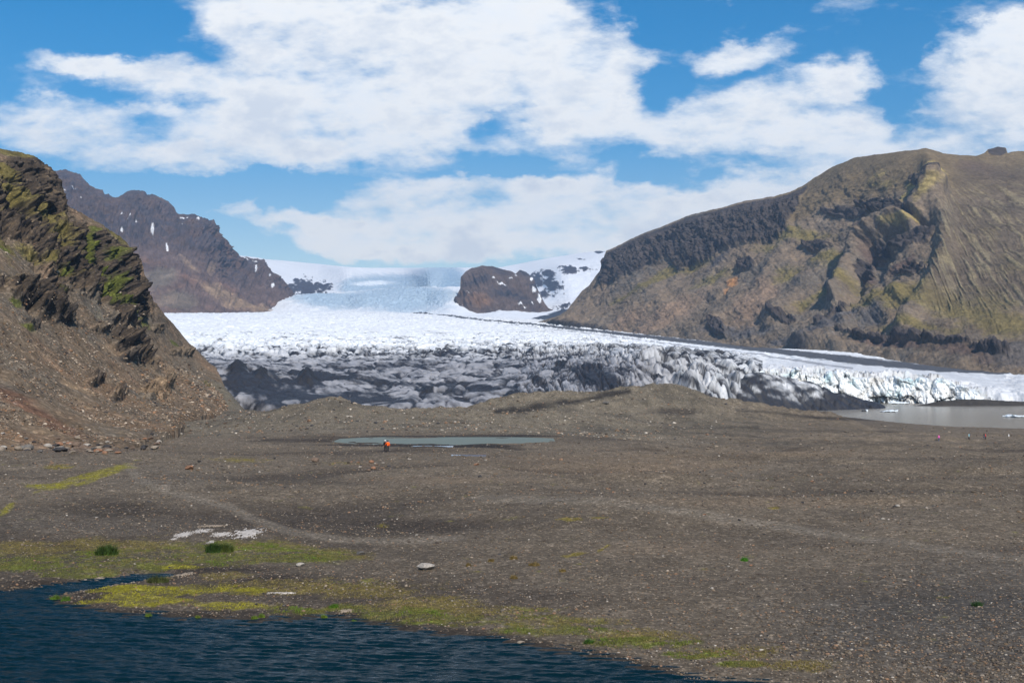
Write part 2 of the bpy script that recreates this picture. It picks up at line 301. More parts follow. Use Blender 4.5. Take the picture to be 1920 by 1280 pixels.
def groundz(px, d, detail=True):
    x = (px - 960) / F * d
    z = _gt(px / 250., 6 * np.log(np.maximum(d, 1.0)))
    # broad swells
    am = ss(60, 110, d) * (1 - ss(420, 520, d))
    z = z + am * 1.5 * (1 - .6 * np.exp(-((px - 760) / 260.) ** 2) * ss(120, 150, d)) * fbm(x / 34, d / 20, 3.3, 3) * (1 + ss(900, 1500, px) * .5)
    z = z + 0.6 * fbm(x / 13, d / 11, 8.1, 3) * ss(56, 80, d) * (1 - ss(500, 700, d))
    # terraces on the right-hand outwash plain
    tr = ss(1000, 1300, px) * ss(115, 150, d) * (1 - ss(360, 400, d))
    q = d / 26. + 1.4 * fbm(x / 70, d / 60, 5.5, 2); sw = q - np.floor(q)
    z = z + tr * 1.15 * (np.minimum(sw / .75, (1 - sw) / .25) - .5) * (.5 + ss(-.3, .3, fbm(x / 60, d / 50, 8.8, 2)))
    q2 = d / 9. + 1.8 * fbm(x / 40, d / 40, 1.5, 2); z = z + tr * .2 * np.sin(q2 * 6.283)
    # hollow and swell between the pond and the pool
    for (bx, by, sx, sd, a) in ((560, 88, 190, 9, -.5), (1100, 84, 260, 10, .75), (150, 86, 200, 8, .55), (760, 118, 240, 10, .35), (1340, 145, 130, 9, -.7), (430, 122, 70, 5, -.5), (160, 97, 90, 4, -.4), (1600, 100, 300, 4, -.5), (1650, 92, 300, 5, .55)):
        z = z + a * np.exp(-((px - bx) / sx) ** 2 - ((d - by) / sd) ** 2)
    for (cr, w0, w1) in RIDGES:
        c = np.array(cr, float); dc = sum(np.interp(px + o_, c[:, 0], c[:, 2]) for o_ in (-24, -12, 0, 12, 24)) / 5; pc = sum(np.interp(px + o_, c[:, 0], c[:, 1]) for o_ in (-14, -7, 0, 7, 14)) / 5
        zc = tanv(pc) * dc; fade = ss(c[0, 0] - 160, c[0, 0], px) * (1 - ss(c[-1, 0], c[-1, 0] + 160, px))
        wob = fbm(px / 60., 0 * px + 3.3, 0 * px, 3) * 6
        t = (d - dc - wob) / np.where(d < dc, w0, w1); g = np.exp(-np.abs(t) ** 1.7)
        z = z + np.maximum(zc - z, 0) * g * fade
        if detail: z = z + g * fade * ((2.6 + 2.2 * (w0 > 29)) * (.02 + fbm(x / 18, d / 14, 6.6, 5, .6) + .5 * np.abs(fbm(x / 9, d / 8, 1.6, 4, .6)))  + .5 * fbm(x / 3., d / 3., 2.2, 3)) * min(1, w0 / 24) * .7
    # bed of the pond
    ds = -POND / -tanv(pl(px, SHORE)); z = np.where(d < ds + 12, np.minimum(z, POND + .045 * (d - ds) + .05 * fbm(x / 1.6, d / 1.6, 4.4, 4)), z)
    # stream
    dd = np.full(np.shape(z), 1e3)
    for (a, b) in zip(_sx[:-1], _sx[1:]):
        ax, ay = x - a[0], d - a[1]; bx, by = b[0] - a[0], b[1] - a[1]; t = np.clip((ax * bx + ay * by) / (bx * bx + by * by), 0, 1); dd = np.minimum(dd, np.hypot(ax - t * bx, (ay - t * by)))
    wd = 1.25 * (1 - ss(_sx[2][0], _sx[-1][0], x) * .75); z = np.minimum(z, POND - .10 + .16 * np.maximum(dd - wd * .6, -.5 + 0 * dd) + .02 * fbm(x * 1.5, d * 1.5, .5, 3)) * (dd < 4) + z * (dd >= 4)
    # pool (turquoise), puddle and lagoon beds
    def basin(z, pc, dc, rp, rd, lev, soft=.25):
        r = np.sqrt(((px - pc) / rp) ** 2 + ((d - dc) / rd) ** 2) + .30 * fbm(x / 11, d / 7, 7.7, 4); k = 1 - ss(1.0, 1.6, r)
        return z * (1 - k) + k * np.where(r < 1.6, lev - .12 + (r - .9) * .5 * soft * 4, z)
    r_ = np.sqrt(((px - 840) / 250) ** 2 + ((d - 212) / 15.) ** 2); z = z + np.maximum(-13.42 - z, 0) * ss(.85, .95, r_) * (1 - ss(1.25, 2.1, r_))
    z = basin(z, 830, 212, 185, 8.5, -13.5)
    z = basin(z, 700, 193.5, 90, 1.7, -13.3)
    z = basin(z, 874, 158, 28, 1.6, -12.15)
    dn = pl(px, [(1400, 700), (1480, 622), (1540, 545), (1600, 500), (1700, 452), (1800, 425), (1920, 412), (3000, 400)]) + 8 * fbm(x / 30, d / 30, 1.1, 3); lag = ss(0, 10, d - dn) * (1 - ss(640, 660, d)); z = np.where((px > 1350) & (d > 380) & (d < dn), np.maximum(z, -21.85), z) * (1 - lag) + lag * np.minimum(z, -22.8)
    # knoll the photographer stands on
    kn = -1.7 - 11 * ss(3, 26, d); z = np.where(d < 27, np.maximum(kn, -12.7), z)
    if detail: z = z + .035 * fbm(x * 1.1, d * 1.1, 2.5, 4) * (d > 27) * (1 - ss(150, 400, d)) + .22 * fbm(x / 5., d / 5., 9.5, 4) * ss(80, 160, d) * (1 - ss(640, 700, d)) * (z > -22.3)
    return z

def moss_masks(px, py, x, y):
    n = fbm(x / 2.2, y / 2.2, 1.7, 5); n2 = fbm(x / .7, y / .7, 4.1, 4); n3 = fbm(x / 6, y / 6, 2.2, 3)
    green = blob(px, py, [(60, 1055, 110, 22), (190, 1055, 150, 30), (300, 1048, 120, 22), (430, 1036, 170, 26), (560, 1046, 110, 14), (150, 1076, 90, 10), (560, 1147, 75, 12), (650, 1140, 70, 12), (760, 1155, 120, 16), (900, 1163, 110, 14), (1040, 1180, 130, 13), (1190, 1204, 120, 12), (1310, 1228, 70, 9), (1400, 1245, 60, 7), (300, 1082, 30, 8)])
    olive = blob(px, py, [(60, 1030, 130, 22), (220, 1024, 190, 22), (480, 1022, 130, 16), (640, 1040, 70, 14), (560, 1100, 170, 22), (700, 1108, 150, 22), (800, 1130, 170, 22), (900, 1145, 150, 16), (1030, 1162, 150, 14), (1200, 1190, 140, 14), (1380, 1222, 130, 16), (1500, 1245, 100, 14), (420, 1080, 60, 10)])
    yel = blob(px, py, [(330, 1105, 170, 11), (270, 1128, 120, 10), (420, 1134, 100, 9), (240, 1118, 60, 10), (130, 902, 70, 7, -18), (200, 884, 60, 9, -16), (90, 912, 50, 5), (15, 952, 26, 8, -40), (350, 1062, 45, 6), (170, 900, 40, 5, -20)])
    small = blob(px, py, [(1070, 973, 34, 5), (1120, 970, 30, 4, 0, .8), (1075, 1040, 36, 5, -8, .9), (1130, 1028, 18, 4, -30), (720, 985, 14, 5), (450, 862, 70, 7, 0, .75), (640, 868, 60, 5, 0, .6), (110, 875, 35, 7), (1450, 952, 14, 4)])
    g = ss(.25, .75, green + .75 * n + .3 * n2); o = ss(.3, .95, olive + .8 * n + .35 * n2); yl = ss(.3, .7, yel + .7 * n + .35 * n2); s = ss(.45, .95, small + .9 * n2 + .4 * n)
    br = .25 + .75 * ss(-.30, .02, n2 * .7 + .8 * fbm(x / 3.2, y / 1.6, 6.6, 4)); g = g * br; o = o * (.4 + .6 * br); yl = yl * (.4 + .6 * br)
    return g, o, yl, s, n, n2, n3

def ground_color(px, py, x, y, z, d):
    c = np.zeros(np.shape(x) + (3,)) + np.array([.152, .122, .090])
    wpx = px + 38 * fbm(x / 14, y / 9, 3.4, 4); wpy = py + 5 * fbm(x / 9, y / 7, 5.4, 4); n0 = fbm(x / 40, y / 25, .4, 3); n1 = fbm(x / 8, y / 8, 6.4, 4); n2 = fbm(x / 1.5, y / 1.5, 3.4, 4)
    c *= (1 + .22 * n0 + .20 * n1 + .22 * n2)[..., None]
    hol = fbm(x / 34, y / 20, 3.3, 3); hol2 = fbm(x / 13, y / 11, 8.1, 3); c = lerpc(c, (.066, .053, .042), (ss(.0, .34, -hol) * .8 + ss(.05, .4, -hol2) * .3) * (d < 240))  # shade in the hollows of the swells, put into the ground colour
    # coarse dark gravel, lower right
    k = ss(0, 1, blob(px, py, [(1850, 1180, 420, 130, 0, 1.1)]) + .5 * n1); c = lerpc(c, (.075, .070, .064), k * .7)
    k = ss(.2, 1, blob(px, py, [(200, 985, 260, 22), (60, 975, 150, 25), (300, 900, 120, 30)])) * .5; c = lerpc(c, (.130, .110, .088), k)
    # dark sand and mud, with the shade of the hollows painted in
    k = ss(.1, 1.2, blob(wpx, wpy, [(160, 960, 110, 13), (420, 915, 60, 7), (600, 905, 130, 8), (1380, 856, 120, 6), (1000, 866, 120, 7), (1750, 861, 200, 5), (1500, 808, 200, 4), (1150, 812, 140, 5), (1340, 801, 110, 3), (900, 822, 150, 5, 0, .8), (1650, 921, 280, 7), (650, 1000, 150, 9), (1050, 748, 90, 12, -8), (1130, 742, 50, 7, -15), (960, 760, 60, 7), (1560, 783, 120, 3), (1700, 772, 110, 3, 0, .6), (720, 833, 110, 5), (1600, 831, 260, 6, 0, .8)]) + .5 * n1)
    c = lerpc(c, (.060, .050, .040), k * .5)
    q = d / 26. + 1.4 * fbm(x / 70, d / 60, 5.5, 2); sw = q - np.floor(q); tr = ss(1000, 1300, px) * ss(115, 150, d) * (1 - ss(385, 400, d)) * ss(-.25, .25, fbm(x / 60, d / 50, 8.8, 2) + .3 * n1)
    c = lerpc(c, (.050, .042, .036), tr * (1 - ss(.0, .38, sw)) * ss(0, .02, sw) * .8)  # painted shade: dark band just past each terrace crest, fading upward
    for pts, hh in (([(940, 818), (1050, 812), (1150, 806), (1300, 802), (1420, 800)], 6), ([(1380, 769), (1450, 773), (1540, 784), (1640, 787)], 4)):
        k = np.clip(1 - dist_pl(px, py, pts) / hh + .5 * n1, 0, 1); c = lerpc(c, (.040, .035, .032), k * .8)
    k = ss(0, .25, 1 - np.hypot((px - 770) / 215, (d - 196) / 8.) + .25 * n1); c = lerpc(c, (.034, .030, .028), k * .9)
    k = ss(0, .3, 1 - np.hypot((px - 860) / 215, (d - 225) / 3.5) + .3 * n1); c = lerpc(c, (.034, .030, .028), k * .8)
    # pale trodden paths
    for pts, w, ky in (([(240, 872), (262, 900), (330, 925), (430, 950), (480, 975), (540, 995), (640, 1012), (760, 1014), (860, 1008)], 13, 1.6), ([(900, 935), (1150, 940), (1300, 962), (1480, 990), (1640, 1012), (1800, 1035), (1920, 1048), (2100, 1065)], 20, 2.2)):
        dd = dist_pl(px, py, pts, ky); k = 1 - ss(.35, 1.15, dd / w + .25 * n1); c = lerpc(c, (.19, .160, .125), k * (.7 + .3 * n1))
    c = lerpc(c, (.21, .155, .105), ss(.2, .9, blob(wpx, wpy, [(1150, 870, 330, 30, 0, .9), (1500, 850, 300, 14, 0, .6), (1500, 940, 400, 14, 0, .8), (1300, 1030, 300, 20, 0, .6), (850, 900, 250, 12, 0, .7)])) * .45)
    # till of the moraines
    till = ss(230, 270, d + 18 * n1) * (1 - ss(430, 460, d)) * (1 - ss(1150, 1480, px + 90 * n1 - (d - 330) * 1.2)); c = lerpc(c, (.175, .150, .112), till * .7)
    k = ss(440, 470, d) * (px < 700); c = lerpc(c, (.150, .132, .098), k * .8); c = lerpc(c, (.05, .046, .042), k * ss(.0, .45, fbm(x / 9, y / 9, z / 5, 4) + (px - 470) / 160.) * .85)
    k = ss(.3, .9, blob(px, py, [(1270, 772, 60, 11), (395, 752, 14, 5)]) + .6 * n2); c = lerpc(c, (.06, .05, .042), k * .8)
    k = np.clip(1.2 - dist_pl(px, py, [(930, 772), (985, 768), (1040, 757), (1090, 750), (1150, 738), (1180, 733)]) / 7. + 1.1 * n1, 0, 1) * (d > 300) * (d < 440); c = lerpc(c, (.030, .027, .025), k * .9)
    k = ss(.0, .4, fbm(x / 14, y / 10, 4.6, 4)) * ss(235, 270, d) * (1 - ss(440, 470, d)) * (px < 1480); c = lerpc(c, (.085, .075, .060), k * .6)
    # silt ridge in front of the ice
    c = lerpc(c, (.062, .056, .050), ss(600, 640, d) * (px > 1500))
    c = c * (1 + .35 * fbm(x / 2.2, y / 2.2, 7.4, 4) * ss(180, 260, d))[..., None]
    # red-brown stones washed from the hillside
    k = ss(.4, 1.0, blob(px, py, [(140, 838, 190, 16), (690, 872, 45, 8, 0, .8)]) + .7 * n2); c = lerpc(c, (.15, .105, .075), k * .7)
    # mud by the pond
    ps = pl(px, SHORE); wet = ss(-26, -4, py - ps) * (d < 80); wet = np.maximum(wet, ss(0.1, .9, blob(px, py, [(90, 1095, 160, 9), (170, 1118, 40, 18), (160, 1103, 120, 9), (480, 1090, 130, 13, -6, .9), (420, 1068, 150, 12, 0, .8), (430, 1148, 220, 7)]) + .35 * n1))
    n4 = wet; c = lerpc(c, (.040, .032, .026), n4 * .85 * (d < 80))
    g, o, yl, s, n, nn2, n3 = moss_masks(px, py, x, y); near = (d < 150)
    keep = (1 - .8 * ss(-13, -3, py - ps)) * near
    c = lerpc(c, (.165, .130, .040), o * .72 * keep); c = lerpc(c, (.115, .120, .026), g * (.5 + .4 * ss(-.3, .3, n2)) * keep); c = lerpc(c, (.24, .215, .018), yl * (.45 + .5 * ss(-.3, .4, n2)) * keep); c = lerpc(c, (.19, .15, .025), s * .8 * near)
    k = ss(.15, .5, n3 + .4 * nn2) * np.maximum(g, o) * keep; c = lerpc(c, (.12, .16, .018), k * .5)
    # shores of the pool
    return np.clip(c, .008, .6)

def build_ground():
    a_d = np.linspace(-120, 2040, 1180)
    left = 960 + F * np.tan(-np.deg2rad(np.array([86, 80, 70, 60, 52, 45, 40, 36, 33, 31, 29.5]))); right = 960 + F * np.tan(np.deg2rad(np.array([29.5, 31, 33, 36, 40, 45, 52, 60, 70, 80, 86])))
    # behind the viewer the sheet is closed by a plain skirt; front half uses forward distance
    left = np.clip(left, -30000, None); right = np.clip(right, None, 32000)
    PX = np.concatenate([left, a_d, right])
    r1 = 1 / np.linspace(1 / 38., 1 / 110., 420); r2 = 1 / np.linspace(1 / 110., 1 / 262., 330)[1:]; r3 = np.linspace(262, 450, 300)[1:]; r4 = np.linspace(450, 700, 130)[1:]
    r0 = np.array([-12000, -3000, -600, -120, -30, -5, 0.5, 2, 4, 6, 9, 12, 16, 20, 24, 26.9, 27.1, 29, 31, 33, 35, 36.5, 37.3]); r5 = np.array([720, 760, 850, 1000, 1300, 2000, 4000, 8000, 16000, 30000])
    D = np.concatenate([r0, r1, r2, r3, r4, r5])
    GP, GD = np.meshgrid(PX, D); 
    Dc = np.maximum(GD, 27.5); Z = groundz(GP, np.minimum(Dc, 2500)); 
    X = (GP - 960) / F * np.maximum(GD, 60 * (GD < 60) * (np.abs(GP - 960) > 3000) + GD * 1.0)
    X = (GP - 960) / F * np.where(GD < 38, 38 + 0 * GD, GD)
    rad = np.hypot(X, GD); kn = -1.7 - 11.2 * ss(3, 27, rad); Z = np.where(GD < 27.2, np.where(rad < 27, np.maximum(kn, -12.9), -12.9), Z)
    Z = np.where(GD > 700, np.minimum(Z, -30), Z)
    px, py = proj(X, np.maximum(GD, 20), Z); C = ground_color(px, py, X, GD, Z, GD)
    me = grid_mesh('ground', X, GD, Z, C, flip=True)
    m = mat_terrain('gravel ground', fine=(6.0, .38), mid=(.6, .14), bump=(5, .55), bump_dist=.10, speck=[(7.5, .62, 1.75, .86), (2.6, .78, 1.35, .88)], spec=.1)
    return tag(link('ground', me, m), kind='structure')

# ================================================================== GLACIER
gl = []
def gcol(px, lst): gl.extend([(px, d, tanv(py) * d) for (py, d) in lst])
gcol(330, [(690, 600), (668, 900), (640, 1400), (615, 2000), (592, 3000), (589, 3400)])
gcol(460, [(768, 470), (735, 520), (715, 560), (690, 650), (660, 1000), (625, 1800), (592, 3000), (588, 3400)])
gcol(700, [(769, 460), (742, 520), (722, 590), (702, 680), (681, 800), (665, 950), (650, 1150), (635, 1450), (620, 1850), (605, 2400), (591, 3100), (587, 3450)])
gcol(1000, [(757, 460), (737, 500), (712, 560), (690, 650), (672, 780), (658, 980), (645, 1250), (632, 1600), (620, 2050), (608, 2600), (603, 2900), (601, 3300)])
gcol(1200, [(750, 460), (725, 490), (700, 520), (678, 555), (667, 640), (658, 850), (650, 1100), (641, 1450), (630, 1900), (627, 2200)])
gcol(1300, [(755, 480), (735, 510), (705, 540), (685, 570), (674, 640), (665, 820), (656, 1100), (647, 1450), (638, 1850), (636, 2200)])
gcol(1400, [(765, 520), (722, 570), (702, 600), (692, 650), (682, 780), (671, 970), (660, 1270), (651, 1650), (648, 2000)])
gcol(1600, [(705, 640), (700, 735), (690, 830), (680, 960), (670, 1150), (662, 1350), (658, 1600)])
gcol(1750, [(716, 700), (711, 740), (704, 830), (697, 940), (688, 1080), (684, 1300)])
gcol(1920, [(752, 660), (746, 690), (734, 740), (720, 840), (709, 940), (703, 1020), (700, 1200)])
gcol(2150, [(760, 660), (735, 740), (712, 940), (706, 1200)])
_gl = TPS([c[0] / 220. for c in gl], [6 * math.log(c[1]) for c in gl], [c[2] for c in gl], .01).bake(1.2, 10, 6 * math.log(440), 6 * math.log(3500), 260)
FRONT = [(250, 480), (420, 480), (455, 478), (500, 462), (700, 452), (1000, 448), (1200, 455), (1280, 478), (1340, 510), (1400, 560), (1440, 640), (1480, 690), (1540, 716), (1640, 722), (1700, 720), (1760, 716), (1820, 704), (1920, 684), (2200, 670)]
MEDIAL = [(800, 588, 1.2), (900, 601, 1.4), (1000, 610, 1.8), (1200, 632, 3.5), (1400, 652, 5), (1600, 676, 7), (1750, 691, 6), (1850, 698, 2.5), (1900, 702, .5)]
CONES = [(801, 729, 14, 9), (1052, 682, 16, 9), (1004, 710, 17, 8), (865, 724, 8, 4), (965, 738, 18, 7), (1016, 738, 12, 5), (870, 764, 8, 6), (575, 705, 26, 20), (640, 712, 10, 6), (445, 690, 24, 16), (490, 700, 16, 14)]
def glacier_fields(px, d):
    x = (px - 960) / F * d; z0 = _gl(px / 220., 6 * np.log(d)); py0 = 690 - (z0 / d) * F
    wx = x + 14 * fbm(x / 60, d / 60, 1.2, 3); wy = d + 14 * fbm(x / 60, d / 60, 8.2, 3)
    a = R(28); u = wx * math.cos(a) + wy * math.sin(a); v = -wx * math.sin(a) + wy * math.cos(a)
    white = 1 - ss(0, 1, (d - 900) / 500.); white = 1 - white           # 0 near -> 1 far
    right = ss(1180, 1400, px)
    q = ss(700, 1300, d)
    sk = .25 + .9 * ss(950, 1250, px)
    wa = 9 * fbm(x / 38, d / 50, 1.1, 3); wb = 12 * fbm(x / 30, d / 45, 6.1, 3)
    s1 = fbm((x + sk * d + wa) / 24, (d + wb) / 48. - x / 110., 2.2, 2, .35); s2 = fbm((x - .15 * d + wb) / 12, (d + wa) / 26., 6.6, 2, .4); b1 = np.abs(s1); b2 = np.abs(s2)
    b3 = np.abs(fbm(x / 6, d / 8, 4.6, 3, .5))
    kk = np.interp(px, [200, 700, 950, 1060, 1200, 1500, 2200], [-90, 60, 110, 108, 60, -120, -560]); Qf = (d - kk + 10 * fbm(x / 26, d / 40, 4.4, 3) + 7 * fbm(x / 9, d / 18, 7.4, 3)) / (26 + 14 * ss(700, 1500, d)); sw = Qf - np.floor(Qf); qid = np.floor(Qf)
    shk = .55 + .45 * np.sin(qid * 12.9 + 2.2 * fbm(x / 22, d / 60, 3.9, 2) * 3)
    g1 = np.minimum(b1 * 5.5, 1) ** .6; g2 = np.minimum(b2 * 5.5, 1) ** .6; g3 = np.minimum(b3 * 4, 1) ** .7
    f1, f2, idc = worley(wx / 11., wy / 15., 3); ser = np.clip((f2 - f1) * 2.2, 0, 1)
    f1b, f2b, idb = worley((wx + .35 * wy) / 19., wy / 26., 8); serb = np.clip((f2b - f1b) * 1.8, 0, 1)
    mid = np.exp(-((py0 - (662 + 8 * right)) / 12.) ** 2) + .5 * np.exp(-((py0 - 642) / 15.) ** 2) * (px < 1500)
    fr = ss(1150, 1250, px) * (1 - ss(1400, 1440, px)) * np.exp(-(np.clip(d - pl(px, FRONT) - 60, 0, 999) / 60.) ** 2)
    calm = ss(1350, 1480, px) * (1 - ss(1850, 1920, px)) * ss(735, 760, d)
    calm = np.maximum(calm, ss(1080, 1400, px) * ss(900, 1200, d))
    h = (2.0 * g1 + 1.1 * g2 + .6 * g3 - 2.3 + 3.4 * shk * (np.minimum(sw / .82, (1 - sw) / .18) - .5)) * (1 - .75 * calm)
    h = h + 4.6 * mid * (ser ** .7 * (0.45 + 1.0 * idc) - .5) * (1 - .75 * calm)
    h = h + fr * (9.5 * (serb ** .8 * (.35 + 1.1 * idb) - .5) + 2.5 * (ser * idc - .3) + 2.2 * (g3 - .6))
    h = h * (1 + ss(1200, 3000, d) * .9)
    smooth = blob(px, py0, [(560, 742, 120, 30), (700, 752, 90, 22)]); sm = ss(.2, 1, smooth); h = h * (1 - .6 * sm)
    z = z0 + h
    cone = np.zeros(np.shape(px)); cn = .35 * fbm(x / 5, d / 9, 3.9, 3)
    for (cx, cy, w, hh) in CONES:
        pr = np.hypot((px - cx) / w, (py0 - cy - hh * .5) / (w * .4)) + cn; k = np.clip(1 - pr, 0, 1); cone = np.maximum(cone, k); z = z + k * hh * d / F * 1.1
    groove = (1 - g1) * .9 + (1 - g2) * .45
    blk = worley(x / 15. + .5 * fbm(x / 20, d / 20, 3.3, 3), d / 10. + .5 * fbm(x / 20, d / 20, 7.3, 3), 12); cb = np.clip((blk[1] - blk[0]) * 2, 0, 1) * (.3 + blk[2]); cliffz = ss(1400, 1470, px) * (1 - ss(1795, 1850, px))
    fz = pl(px, FRONT) + 8 * fbm(px / 44., d / 30., 0 * px + 2, 4, .5) * (1 - .8 * cliffz) + 3 * cliffz; t = (d - fz)
    wdt = 26 - 4 * cliffz; e = np.clip(t / wdt, 0, 1); st_ = np.where(e < .5, .45 * ss(0, .22, e), .45 + .55 * ss(.5, .72, e)); e = np.where(t < 0, 0, 1 - (1 - e) ** 2.2) * (1 - cliffz) + cliffz * ss(.22, .34, e) * (t > 0)
    z = -34 + (z + cliffz * (5.5 * (blk[2] - .55) + 2.2 * (cb - .4) + 2.0 * (g3 - .6)) * np.exp(-np.clip(t - 8, 0, 99) / 22.) + 34) * e
    # dirty tongue running into the lagoon
    tc = [(1300, 700, 560), (1400, 702, 585), (1440, 708, 600), (1480, 713, 612), (1540, 729, 625), (1590, 748, 634), (1625, 758, 638), (1650, 764, 640), (1700, 790, 640)]
    c = np.array(tc, float); dc = np.interp(px, c[:, 0], c[:, 2]); zc = tanv(np.interp(px, c[:, 0], c[:, 1])) * dc
    tt = (d - dc) / np.where(d < dc, 42, 26); zt = -34 + (zc + 34) * np.exp(-np.abs(tt) ** 2.4) + 3.2 * (g1 - .6) + 1.8 * (g2 - .6) + 1.2 * (g3 - .6) - 12 * (1 - ss(1320, 1430, px))
    ton = (zt > z) & (px > 1330) & (px < 1720); z = np.where(ton, zt, z)
    return x, z, z0, py0, groove, g1, g2, g3, ser, mid, fr, cone, ton, sm, idc, calm, t, s1, s2, sw, shk
def build_glacier():
    PX = np.linspace(290, 2080, 1120)
    r = [440.]
    while r[-1] < 3450: r.append(r[-1] + (1.0 if r[-1] < 640 else 1.35 if r[-1] < 1100 else 1.35 + (r[-1] - 1100) / 2350. * 6))
    D = np.array(r); GP, GD = np.meshgrid(PX, D)
    # right margin: the ice ends against the mountain foot
    x, z, z0, py0, groove, g1, g2, g3, ser, mid, fr, cone, ton, sm, idc, calm, t, s1, s2, sw, shk = glacier_fields(GP, GD)
    px, py = proj(x, GD, z)
    n = fbm(x / 30, GD / 30, 3.9, 4); nf = fbm(x / 5, GD / 5, 1.9, 4); ns = fbm((x * .88 + GD * .47) / 26, (-x * .47 + GD * .88) / 5., 7.7, 4)
    # how dirty the surface is, by zone
    right = ss(1150, 1420, GP)
    jt = .05 * nf; l1 = 1 - ss(.012, .055, np.abs(s1 + jt * .6)); l2 = 1 - ss(.012, .07, np.abs(s2 + jt)); cover = fbm((x + .5 * GD) / 34, GD / 46, 5.9, 4)
    fine = fbm((x + (.25 + .9 * ss(950, 1250, GP)) * GD) / 5., GD / 22., 3.3, 4, .6)
    sm1 = np.exp(-np.clip(s1, 0, 9) * 7) * (s1 > 0); sm2 = np.exp(-np.clip(-s2, 0, 9) * 8) * (s2 < 0)
    zone = ss(646, 672, py0 - 10 * right); front = ss(690, 745, py0)
    dirt = .05 + .05 * ss(600, 650, py0) + ss(592, 632, py0) * (.50 * l1 * ss(-.3, .3, n) + .30 * sm1 + .34 * ss(.0, .4, cover) + .25 * fine) + zone * (.08 + .36 * l1 * ss(-.3, .2, fine) + .26 * l2 + .42 * sm1 * (.5 + fine) + .22 * sm2 + .30 * ss(-.08, .40, cover) * (.35 + .9 * front) + .30 * ss(-.05, .3, fbm((x + .9 * GD) / 13, GD / 30, 1.9, 4)) + .12 * front + .26 * fine)
    dirt = dirt + (groove * .5) ** 2 * (.25 + .2 * zone); dirt = dirt + (zone + .25 * ss(600, 645, py0)) * shk * (1.25 * (1 - ss(.0, .12 + .1 * fine, sw)) + .38 * np.exp(-sw * 3.2) * (.6 + fine)) * (1 - .8 * calm) + (1 - ser) * np.clip(mid, 0, 1) * .42
    dirt = dirt + blob(GP, py0, [(470, 720, 60, 24, 0, .6), (520, 745, 60, 20, 0, .35), (600, 712, 90, 10, -8, .5), (660, 752, 100, 18, 0, .2), (720, 690, 90, 6, -4, .3), (1130, 718, 60, 16, 20, .45), (960, 742, 70, 14, 0, .15), (1060, 694, 60, 6, 0, .25), (840, 716, 120, 8, 0, -.22), (900, 745, 70, 10, 0, -.2), (1240, 700, 40, 26, 0, -.15), (1330, 672, 160, 9, 8, .25), (1100, 655, 260, 8, 2, .22), (760, 735, 60, 12, 0, -.12), (560, 672, 90, 10, 0, -.2), (480, 665, 60, 8, 0, -.3)])
    dirt = dirt * (1 - .75 * calm * (1 - ss(1850, 1900, GP)))
    dirt = np.where((GP > 1430) & ~ton, .10 + .12 * l1 + .14 * groove * ss(1780, 1880, GP), dirt)
    frd = .22 + .5 * ss(.02, .3, fbm((x + 1.2 * z) / 6., z / 9., GD / 20., 4)) + .45 * l1 + .35 * sm1 * (.5 + fine) + .28 * (1 - ser) + .3 * fine; dirt = dirt * (1 - fr * .85) + frd * fr * .85
    dirt = np.where(ton, .74 + .20 * l1 + .9 * fbm((x + z) / 8., z / 3.5, GD / 16., 4) + .3 * cover + .35 * ss(1500, 1600, GP) + .35 * ss(742, 760, py) + .3 * cover, dirt)
    dirt = np.clip(dirt + .16 * nf, 0, 1)
    dirt = np.where((t < 3) & (GP < 1180), np.maximum(dirt, .8), dirt)
    cl = (t < 20) & (GP > 1400) & (GP < 1850) & ~ton                                   # cleaner blue-white calving front
    dirt = np.where(cl, .10 + .30 * ss(.0, .3, np.abs(fbm(x / 7., GD / 7., z / 5., 3)) * 1.6 - .1) * 0 + .5 * (1 - ss(0, .10, np.abs(fbm(x / 9., GD / 14., z / 8., 4)))) + .30 * ss(.0, .5, fbm(x / 5., GD / 9., z / 6., 4)) + .55 * ss(-17, -21.5, z) * ss(-.1, .3, nf) + .25 * ss(.1, .5, -fbm(x / 14., 0 * x, z / 30., 3)), dirt)
    ice = np.zeros(x.shape + (3,)) + np.array([.80, .82, .84])
    blue = ss(.55, 1.0, (1 - ser) * mid + .4 * nf) * .35 + cl * ss(.05, .4, fbm(x / 9., GD / 30., z / 14., 3)) * .45 + fr * ss(.1, .4, nf) * .3; ice = lerpc(ice, (.45, .62, .66), np.clip(blue, 0, .7))
    ice = lerpc(ice, (.27, .265, .28), ss(646, 688, py0) * (1 - .62 * ss(1180, 1400, GP)) * .92); ice = ice * (1 + .18 * n + .12 * nf)[..., None]
    ice = lerpc(ice, (.62, .60, .55), cl * ss(0, .4, -nf) * .5)
    k = ss(.22, .86, dirt); c = lerpc(ice, (.028, .028, .033), k ** .9)
    c = lerpc(c, (.024, .023, .025), ss(.05, .3, cone))
    # medial moraine: a band of rock debris on the ice
    mp = np.array(MEDIAL); md = np.interp(px, mp[:, 0], mp[:, 1]); mw = np.interp(px, mp[:, 0], mp[:, 2])
    k = (1 - ss(.75, 1.15, np.abs(py0 - md + 1.2 * n) / mw + .3 * nf)) * (px > 800) * (px < 1910); c = lerpc(c, (.055, .053, .056), k * .95)
    k = (1 - ss(.6, 1.2, np.abs(py0 - md - 2.2 * mw) / (mw * .35) + .9 * np.abs(n) + .5 * nf)) * (px > 900) * (px < 1600); c = lerpc(c, (.2, .2, .22), k * .7)
    # debris along the foot of the right mountain
    V0 = np.stack([x, GD, z], -1).reshape(-1, 3); n_, m_ = x.shape; ix = np.arange(n_ * m_).reshape(n_, m_)
    q0 = np.stack([ix[:-1, :-1], ix[:-1, 1:], ix[1:, 1:], ix[1:, :-1]], -1).reshape(-1, 4)
